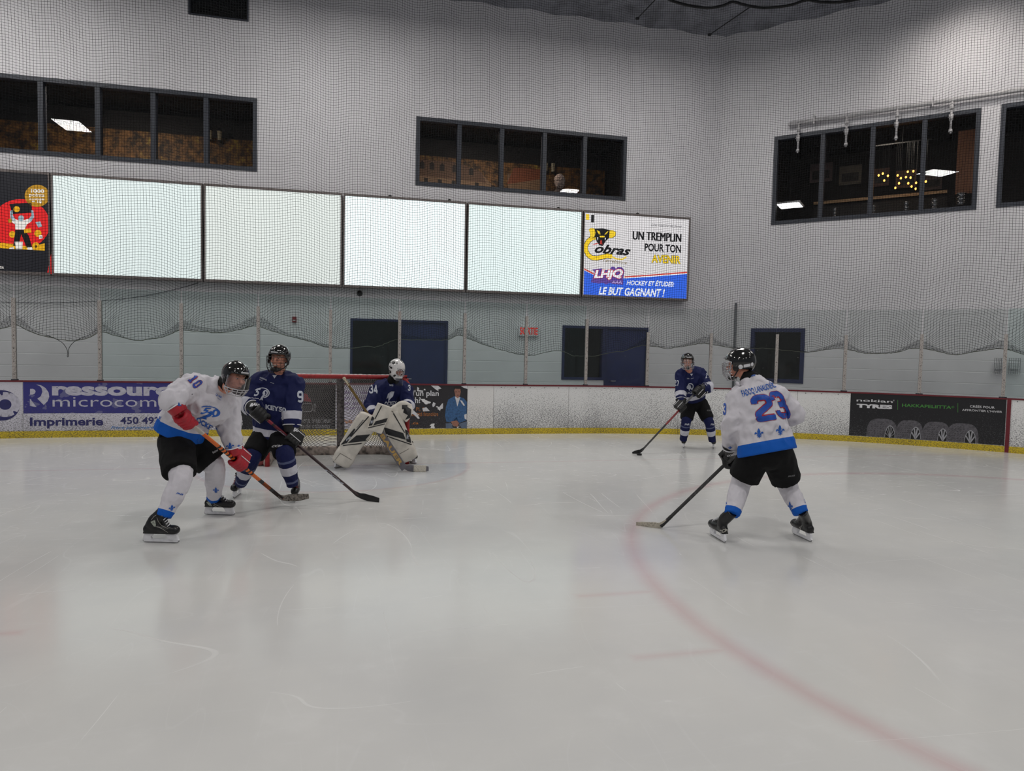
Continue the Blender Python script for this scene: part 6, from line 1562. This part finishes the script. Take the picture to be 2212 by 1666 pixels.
root_on[root.name]('CCM', .56, .74, mat('dark_print', rgb(60, 58, 60), .4), .9)
jt, jo = P23['jersey']; z6 = pp(6.662, 1550, 740)
for w_, m_, lf in ((.37, num_red, .0035), (.27, num_blue, .0055)):
    e_ = 7 if w_ > .3 else 0
    paint(jt, jo, 'number_border' if w_ > .3 else 'number', unit(digits('2', w_, 10)), quad(z6, (568-e_, 1150+e_), (862+e_, 1105+e_), (742+e_, 738-e_), (455-e_, 772-e_)), m_, lf)
    paint(jt, jo, 'number_border' if w_ > .3 else 'number', unit(digits('3', w_, 10)), quad(z6, (895-e_, 1105+e_), (1075+e_, 1082+e_), (905+e_, 692-e_), (708-e_, 722-e_)), m_, lf)
paint(jt, jo, 'name_lettering', text2d('FADOQ LANAUDIÈRE', .02, 0, 1, 24), quad(z6, (375, 800), (850, 660), (815, 548), (325, 670)), logo_blue)
paint(jt, jo, 'collar_lettering', text2d('PNR', .03, .2, 1, 4), quad(z6, (435, 504), (545, 485), (548, 460), (440, 482)), logo_blue)
for qd in (((535, 1390), (668, 1375), (660, 1230), (520, 1240)), ((845, 1350), (968, 1338), (955, 1180), (832, 1190)), ((1085, 1300), (1130, 1290), (1125, 1200), (1085, 1210)), ((150, 1535), (215, 1530), (210, 1485), (150, 1490))):
    paint(jt, jo, 'fleur_de_lis', unit(poly2d(FLEUR, 6)), quad(z6, *qd), logo_blue)
paint(jt, jo, 'sleeve_number', unit(digits('3', .3, 6)), quad(z6, (85, 1045), (125, 1045), (128, 875), (80, 875)), num_blue)
z3 = pp(3.47, 1340, 720)
tS, oS = P23['socks']['L']; paint(tS, oS, 'fleur_de_lis', unit(poly2d(FLEUR, 5)), quad(z3, (765, 1320), (800, 1320), (800, 1230), (765, 1230)), logo_blue)
tS, oS = P23['socks']['R']
for qd in (((1260, 1340), (1300, 1340), (1290, 1260), (1250, 1260)), ((1375, 1280), (1395, 1280), (1395, 1210), (1375, 1210))): paint(tS, oS, 'fleur_de_lis', unit(poly2d(FLEUR, 5)), quad(z3, *qd), logo_blue)
tP, oP = P23['shorts']; paint(tP, oP, 'shorts_lettering', text2d('BAUER', .03, .2, 1, 5), quad(z3, (1255, 1078), (1305, 1072), (1307, 1060), (1258, 1066)), mat('print_grey', rgb(110, 110, 112), .6))
glove_word(P23['root'], 'CCM', quad(z3, (800, 925), (850, 918), (850, 905), (800, 912)))
z3b = pp(3.47, 1340, 720); sk = [o for o in P23['root'].children if o.name.startswith('skate')]
for o in sk:
    t_ = tree_of(o)
    for w_, qd in (('CCM', ((738, 1505), (808, 1482), (806, 1458), (740, 1480))), ('//', ((1335, 1480), (1372, 1455), (1365, 1440), (1325, 1465)))):
        h_ = t_.ray_cast(EYE, ray(*z3b((qd[0][0]+qd[1][0])/2, (qd[0][1]+qd[2][1])/2)).normalized())
        if h_[0] is not None: paint(t_, o, 'boot_lettering', text2d(w_, .04, .2, 1, 4), quad(z3b, *qd), lw, .003)
# white stickers on the back of the helmet
c, f, r, u = P23['fr']; hob = P23['helmet']; off = rootloc(hob); t_ = BVHTree.FromPolygons([v.co+off for v in hob.data.vertices], [tuple(p.vertices) for p in hob.data.polygons])
wp_ = M['white_plastic']; paint(t_, hob, 'sticker', unit(poly2d([disc(0, 0, 1, n=20)], 4)), quad(z6, (298, 382), (366, 380), (366, 318), (298, 320)), wp_, .002); paint(t_, hob, 'sticker', unit(poly2d([disc(0, 0, 1, n=20)], 4)), quad(z6, (478, 345), (515, 340), (515, 285), (478, 290)), wp_, .002)
paint(t_, hob, 'sticker', unit(poly2d([[(0, 0), (1, 0), (1, 1), (0, 1)]], 6)), quad(z6, (376, 360), (472, 342), (472, 302), (376, 320)), wp_, .002)

# puck
pk = on_ice(1381, 983.5); q = MB(); q.cyl(pk, pk+Z3*.026, .042, .042, n=28); single('puck', q.mesh('puck', M['black'], False), 'black rubber puck at the stick blade of player 27', 'puck', base=pk)

# ================================================================== goalie
def goalie():
    g = dict(head=at(857, 799, 9.50), neck=at(850, 820, 9.60), shR=at(818, 840, 9.60), shL=at(875, 842, 9.74), elR=at(800, 882, 9.45), elL=at(882, 872, 9.60), haR=at(812, 908, 9.22), haL=at(872, 886, 9.36),
             hipR=at(800, 905, 9.86), hipL=at(830, 905, 9.92), knR=at(790, 922, 9.42), knL=at(842, 925, 9.55), anR=at(738, 990, 9.42), anL=at(884, 984, 9.72))
    look, fu = Vector((.72, -.68, -.22)), Z3
    base = on_ice(800, 1005); root = thing('person', 'goalie in navy jersey number 34 with white mask and white leg pads', 'person', base)
    f, r, u = frame(look, fu); c = g['head']; pel = (g['hipR']+g['hipL'])/2; neck = g['neck']; shM = (g['shR']+g['shL'])/2; ax = (neck-pel).normalized(); side = (g['shL']-g['shR']).normalized()
    q = MB(); head_parts(q, c, f, r, u); q.loft([c-u*.06-f*.02, neck-ax*.02], [.055, .068], n=12); q.loft([pel-ax*.08, pel.lerp(neck, .6), neck-ax*.05], [(.15, .11), (.165, .12), (.09, .08)], side=side, n=18)
    for k in 'RL':
        q.loft([g['sh'+k], g['el'+k], g['ha'+k]], [.052, .042, .032]); q.loft([g['hip'+k], g['kn'+k], g['an'+k]], [.085, .058, .045])
    put('body', blob(q, 'body', M['skin'], .009, 2), root); face_parts(root, c, f, r, u)
    q = MB(); hp = pel-ax*.10
    q.loft([hp, pel+ax*.12, pel.lerp(neck, .62), shM.lerp(neck, .3)-ax*.02, neck], [(.20, .17), (.225, .18), (.235, .185), (.19, .15), (.09, .09)], side=side, n=26, cap=False)
    q.loft([g['shR'], shM.lerp(neck, .3), g['shL']], [.115, .12, .115], n=18)
    wr_ = {}
    ngd = MB(); ngd.loft([neck-ax*.04, (c-u*.10-f*.02)], [.09, .072], n=20, sub=2, cap=False); put('neck_guard', ngd.mesh('neck_guard', M['black_cloth'], True), root)
    for k in 'RL':
        w_ = g['ha'+k].lerp(g['el'+k], .35); wr_[k] = w_; q.loft([g['sh'+k], g['sh'+k].lerp(g['el'+k], .5), g['el'+k], w_], [.118, .108, .10, .085], n=20, cap=False)
    m = bandmat('goalie_jersey', bl_navy, [(.04, .12, bl_white)], [(.05, .125, bl_white)])
    jm = blob(q, 'jersey', m, .011, 5, disp=.018, dscale=.13); co = coords(jm); dt, _ = axisdist(co, [hp, pel, shM]); dr, sr = axisdist(co, [wr_['R'], g['elR'], g['shR']]); dl, sl = axisdist(co, [wr_['L'], g['elL'], g['shL']])
    arm = np.minimum(dr, dl) < dt*.7; setattr_(jm, 'hem_distance', np.where(arm, 1, (co-np.array(hp))@np.array(ax))); setattr_(jm, 'cuff_distance', np.where(arm, np.where(dr < dl, sr, sl), 1.0))
    jt = bvh(jm); jo = put('jersey', jm, root)
    q = MB(); q.loft([pel+ax*.1, pel, pel-Z3*.1], [(.17, .13), (.21, .16), (.19, .15)], side=side, n=22)
    for k in 'RL': q.loft([g['hip'+k]+Z3*.04, g['hip'+k].lerp(g['kn'+k], .5), g['kn'+k]], [.14, .145, .12], n=18, cap=False)
    put('shorts', blob(q, 'shorts', M['black_cloth'], .013, 5, disp=.006), root)
    cream = mat('white_pad_leather', rgb(206, 200, 190), .45, var=.05, vscale=10); bk = mat('pad_black', rgb(20, 20, 24), .45)
    z7_ = pp(5.53, 540, 790)
    def pad(B, T, n, w, lab):
        l = (T-B); L = l.length; l.normalize(); w = (w-l*w.dot(l)).normalized(); n = w.cross(l); n = n if n.dot(EYE-B) > 0 else -n
        q = MB(); q.loft([B-l*.03+n*.05, B+l*.07+n*.03, B+l*.18, B+l*L*.62, B+l*L*.8+n*.02, B+l*L*.97], [(.130, .075), (.140, .085), (.132, .078), (.142, .078), (.150, .085), (.140, .062)], side=w, n=28, sub=5, expo=4.5)
        q.loft([B+l*.2-w*.125+n*.03, B+l*L*.9-w*.135+n*.035], [(.022, .05)]*2, side=w, n=12); pm = blob(q, 'leg_pad', cream, .010, 3)
        t_ = bvh(pm); o_ = put('leg_pad', pm, root, lab)
        q = MB()
        for a in (.18, .42, .62): q.loft([B+l*L*a+w*.14-n*.03, B+l*L*a-n*.13, B+l*L*a-w*.14-n*.03], [(.018, .004)]*3, side=l, n=8, cap=False)
        put('pad_strap', q.mesh('pad_strap', M['black_cloth']), o_)
        return t_, o_
    tR_, oR_ = pad(at(740, 992, 9.26), at(800, 898, 9.12), None, DB*.8-Z3*.3, 'right leg pad, white with black bands')
    tL_, oL_ = pad(at(880, 982, 9.52), at(838, 892, 9.24), None, DB*.9+Z3*.25, 'left leg pad, white with black bands')
    sq = unit(poly2d([[(0, 0), (1, 0), (1, 1), (0, 1)]], 8)); 
    def pq(t_, o_, pts, m_=bk, lift=.004, nm='pad_band'): paint(t_, o_, nm, sq, quad(z7_, *pts), m_, lift)
    pq(tR_, oR_, ((1165, 925), (1425, 895), (1492, 815), (1270, 835))); pq(tR_, oR_, ((1085, 945), (1160, 925), (1260, 760), (1245, 750)))
    pq(tR_, oR_, ((1065, 965), (1420, 925), (1425, 913), (1072, 953))); pq(tR_, oR_, ((1150, 900), (1165, 905), (1425, 610), (1412, 605)))
    pq(tL_, oL_, ((1625, 820), (1860, 885), (1830, 805), (1600, 735))); pq(tL_, oL_, ((1640, 850), (1930, 950), (1930, 938), (1640, 838))); pq(tL_, oL_, ((1870, 905), (1925, 925), (1900, 790), (1850, 760)))
    pq(tL_, oL_, ((1840, 800), (1852, 800), (1690, 515), (1672, 515)))
    paint(tR_, oR_, 'pad_lettering', text2d('(W)', .04, 0, 1, 4), quad(z7_, (1155, 905), (1215, 870), (1200, 840), (1145, 875)), num_white, .007)
    paint(tL_, oL_, 'pad_lettering', text2d('(W)', .04, 0, 1, 4), quad(z7_, (1895, 880), (1905, 830), (1870, 820), (1865, 870)), num_white, .007)
    paint(tR_, oR_, 'pad_lettering', text2d('WARRIOR', .03, 0, 1, 6), quad(z7_, (1280, 750), (1362, 650), (1352, 640), (1272, 738)), mat('grey_print', rgb(80, 80, 84), .5), .007)
    seam = mat('pad_seam', rgb(120, 114, 106), .6)
    pq(tR_, oR_, ((1075, 1050), (1215, 1130), (1217, 1125), (1078, 1045)), seam, .003, 'pad_seam'); pq(tL_, oL_, ((1785, 1060), (1900, 995), (1898, 990), (1783, 1055)), seam, .003, 'pad_seam'); pq(tR_, oR_, ((1010, 1130), (1014, 1133), (1080, 1050), (1075, 1047)), seam, .003, 'pad_seam')
    # skates under the pads
    for (hx, hy, tx, ty, an) in ((745, 1006, 722, 1013, g['anR']), (874, 998, 893, 1002, g['anL'])):
        h_ = on_ice(hx, hy); skate(root, h_, on_ice(tx, ty)-h_, an, M['black'], M['black'], L=.27, laces=False)
    # blocker
    bc = at(820, 904, 9.02); l = (at(833, 876, 9.03)-at(809, 934, 9.05)).normalized(); n = (EYE-bc).normalized(); n = (n+DB*.25).normalized(); w = l.cross(n).normalized(); n = w.cross(l)
    n = n if n.dot(EYE-bc) > 0 else -n
    q = MB(); q.cbox(bc, w, l, n, .105, .195, .026, .02); q.loft([bc-n*.03-l*.02, bc-n*.09-l*.02], [.05, .05]); bm_ = blob(q, 'blocker', cream, .008, 2); tB = bvh(bm_); oB = put('blocker', bm_, root, 'white rectangular blocker with black bands')
    pq(tB, oB, ((1470, 715), (1625, 675), (1645, 625), (1500, 665)), nm='blocker_band'); pq(tB, oB, ((1410, 750), (1640, 695), (1640, 685), (1412, 738)), nm='blocker_band'); pq(tB, oB, ((1485, 640), (1497, 640), (1578, 485), (1565, 482)), nm='blocker_band'); pq(tB, oB, ((1420, 720), (1460, 712), (1485, 625), (1460, 605)), nm='blocker_band')
    paint(tB, oB, 'blocker_lettering', text2d('W', .04, 0, 1, 4), quad(z7_, (1435, 695), (1465, 690), (1475, 650), (1445, 655)), num_white, .007)
    q = MB(); hgt = at(806, 910, 9.10)
    # catching glove
    cg = at(872, 889, 9.28); q = MB(); nn = (EYE-cg).normalized(); cr = Z3.cross(nn).normalized()
    q.ell(cg, cr, nn, Z3, .105, .055, .125, 20, 14); q.loft([cg-cr*.12+Z3*.05, cg-cr*.02+Z3*.11, cg+cr*.09+Z3*.07], [.035, .04, .035]); q.loft([cg+cr*.02+Z3*.05+nn*.03, cg+cr*.07-Z3*.04+nn*.05, cg+cr*.03-Z3*.13+nn*.04], [.03, .034, .022]); q.loft([cg-cr*.11-Z3*.0, cg-cr*.15+Z3*.04], [(.075, .05), (.08, .055)], side=Z3)
    for i in range(4): q.loft([cg+cr*(.01+.026*i)+Z3*.09, cg+cr*(.03+.026*i)+Z3*.02+nn*.045, cg+cr*(.03+.02*i)-Z3*.05+nn*.05], [.018, .019, .015])
    cm_ = blob(q, 'catching_glove', cream, .008, 2); tC = bvh(cm_); oC = put('catching_glove', cm_, root, 'white catching glove with black webbing')
    pq(tC, oC, ((1830, 560), (1900, 600), (1925, 520), (1850, 480)), nm='webbing'); pq(tC, oC, ((1815, 520), (1880, 525), (1880, 470), (1815, 470)), nm='webbing'); pq(tC, oC, ((1855, 650), (1915, 620), (1928, 520), (1905, 560)), nm='webbing')
    # mask
    wm = mat('white_mask_shell', rgb(214, 212, 212), .15, coat=.5); hc = c+u*.012
    q = MB(); q.ell(hc-f*.005+u*.025, r, f, u, .106, .128, .118, 24, 16); q.ell(c+f*.045-u*.085, r, f, u, .068, .074, .062, 18, 12); q.ell(c-u*.035, r, f, u, .100, .105, .085, 20, 12)
    mm = blob(q, 'mask', wm, .006, 5)
    # cut the face opening
    bm = bmesh.new(); bm.from_mesh(mm); rm = []
    for v in bm.verts:
        d = v.co-c; X_, Y__, Z_ = d.dot(r), d.dot(f), d.dot(u)
        if Y__ > .055 and (X_/.066)**2+((Z_+.012)/.046)**2 < 1: rm.append(v)
    bmesh.ops.delete(bm, geom=rm, context='VERTS'); bm.to_mesh(mm); bm.free()
    tM = bvh(mm); oM = put('mask', mm, root, 'white goalie mask with black spots')
    def C2(phi, zz_): return c+f*(.0+.142*math.cos(phi))+r*(.085*math.sin(phi))+u*zz_
    q = MB()
    for zz_ in (.024, .002, -.020, -.042): q.tube([C2(a, zz_) for a in np.linspace(-.95, .95, 9)], .0026, 5)
    for a in (-.62, -.3, 0, .3, .62): q.tube([C2(a, .038), C2(a, .0), C2(a, -.058)], .0026, 5)
    q.tube([C2(a, .040) for a in np.linspace(-.95, .95, 9)], .0035, 5); q.tube([C2(a, -.060) for a in np.linspace(-.85, .85, 9)], .0035, 5)
    put('cage', q.mesh('cage', M['chrome'], True), oM)
    zm = pp(5.205, 560, 740)
    for pts in (((1450, 325), (1462, 325), (1500, 175), (1488, 172)), ((1492, 245), (1530, 245), (1530, 210), (1492, 210)), ((1542, 240), (1556, 240), (1556, 226), (1542, 226)), ((1590, 210), (1640, 245), (1625, 205), (1575, 180)), ((1500, 185), (1560, 190), (1580, 165), (1510, 158)), ((1455, 345), (1490, 350), (1480, 310), (1455, 312)), ((1505, 385), (1535, 385), (1540, 360), (1510, 360)), ((1470, 290), (1500, 300), (1495, 270), (1470, 275))):
        paint(tM, oM, 'mask_spot', unit(poly2d([disc(0, 0, 1, n=9)], 3)), quad(zm, *pts), M['black'], .003)
    paint(tM, oM, 'mask_lettering', text2d('3', .04, 0, 1, 3), quad(zm, (1578, 445), (1605, 440), (1608, 405), (1580, 408)), M['black'], .003)
    q = MB(); dg = c+f*.085-u*.135; dr_ = []
    for i in range(9):
        a = -.9+1.8*i/8
        for zz_ in (.05, -.075): dr_.append(c+f*(.02+.10*math.cos(a))+r*(.085*math.sin(a))-u*(.135-zz_*.8)+(f*.02 if zz_ < 0 else Vector()))
    q.add(dr_, [(2*i, 2*i+2, 2*i+3, 2*i+1) for i in range(8)]); dm = q.mesh('throat_guard', glassmat('smoky_guard', (.55, .58, .64), 1.5, .08))
    put('throat_guard', dm, oM)
    # numbers and logo on the jersey
    paint(jt, jo, 'number', unit(digits('34', .28, 10)), quad(zm, (1238, 575), (1335, 572), (1322, 478), (1240, 470)), num_white)
    paint(jt, jo, 'number', unit(digits('3', .28, 6)), quad(zm, (1672, 545), (1698, 545), (1698, 478), (1672, 478)), num_white)
    paint(jt, jo, 'logo_ram', unit(poly2d([[(.5, 1), (1, 1), (.9, .55), (.55, .3), (.35, 0), (.25, .4), (0, .3), (.1, .75)]], 4)), quad(zm, (1425, 670), (1500, 670), (1520, 550), (1445, 550)), num_white)
    paint(jt, jo, 'jersey_lettering', text2d('OCKEY', .04, 0, 1, 8), quad(zm, (1408, 715), (1545, 700), (1545, 655), (1410, 665)), num_white); paint(jt, jo, 'jersey_lettering', text2d('FADOQ', .02, 0, 1, 3), quad(zm, (1465, 492), (1505, 495), (1505, 472), (1465, 470)), num_white)
    return root
goalie()
# goalie stick: thin shaft, wide paddle, blade on the ice
A = at(743, 817, 9.12); Mid = at(817, 921, 9.06); Hh = at(873, 1012, 9.15); Tt = at(927, 1013, 9.20)
grey = mat('grey_paddle', rgb(98, 96, 102), .45)
root, d = stick(A, Hh, Tt, 'goalie stick with wide grey paddle and white taped blade', mat('gold_black_shaft', rgb(40, 34, 22), .4), grey, mat('white_knob_tape', rgb(196, 184, 160), .8), .12, bands=[(.06, .44, mat('gold_strip', rgb(104, 82, 34), .45))], wid=.016, blade_h=.045, name='goalie_stick')
side = d.cross(Tt-Hh).normalized(); wv = side.cross(d)
q = MB(); q.loft([A.lerp(Hh, .50), A.lerp(Hh, .55), A.lerp(Hh, .80), Hh-d*.02, Hh+d*.01], [(.018, .012), (.045, .012), (.046, .012), (.046, .012), (.040, .011)], side=wv, n=20, sub=4, expo=4); pd = put('paddle', q.mesh('paddle', grey, False), root)
face = wv.cross(d); face = face if face.dot(EYE-A) > 0 else -face
p0, p1 = A.lerp(Hh, .62), A.lerp(Hh, .96); axx = p1-p0; ayy = face.cross(axx).normalized()*.055
flat('lettering', text2d('BAUER', .04, 0), lambda s_, t_: p0+axx*s_+ayy*(t_-.5)+face*.0135, mat('gold_print', rgb(176, 142, 78), .45), pd)
bd = Tt-Hh; upv = (Z3-bd.normalized()*Z3.dot(bd.normalized())).normalized()
q = MB(); q.loft([Hh+bd*.38+side*.006, Hh+bd*.62+side*.012, Hh+bd*.88+side*.022], [(.0475, .0095)]*3, side=upv, n=20, sub=3, cap=False, expo=3); put('blade_tape', q.mesh('blade_tape', mat('white_blade_tape', rgb(196, 190, 178), .8, var=.1, vscale=60), True), root)
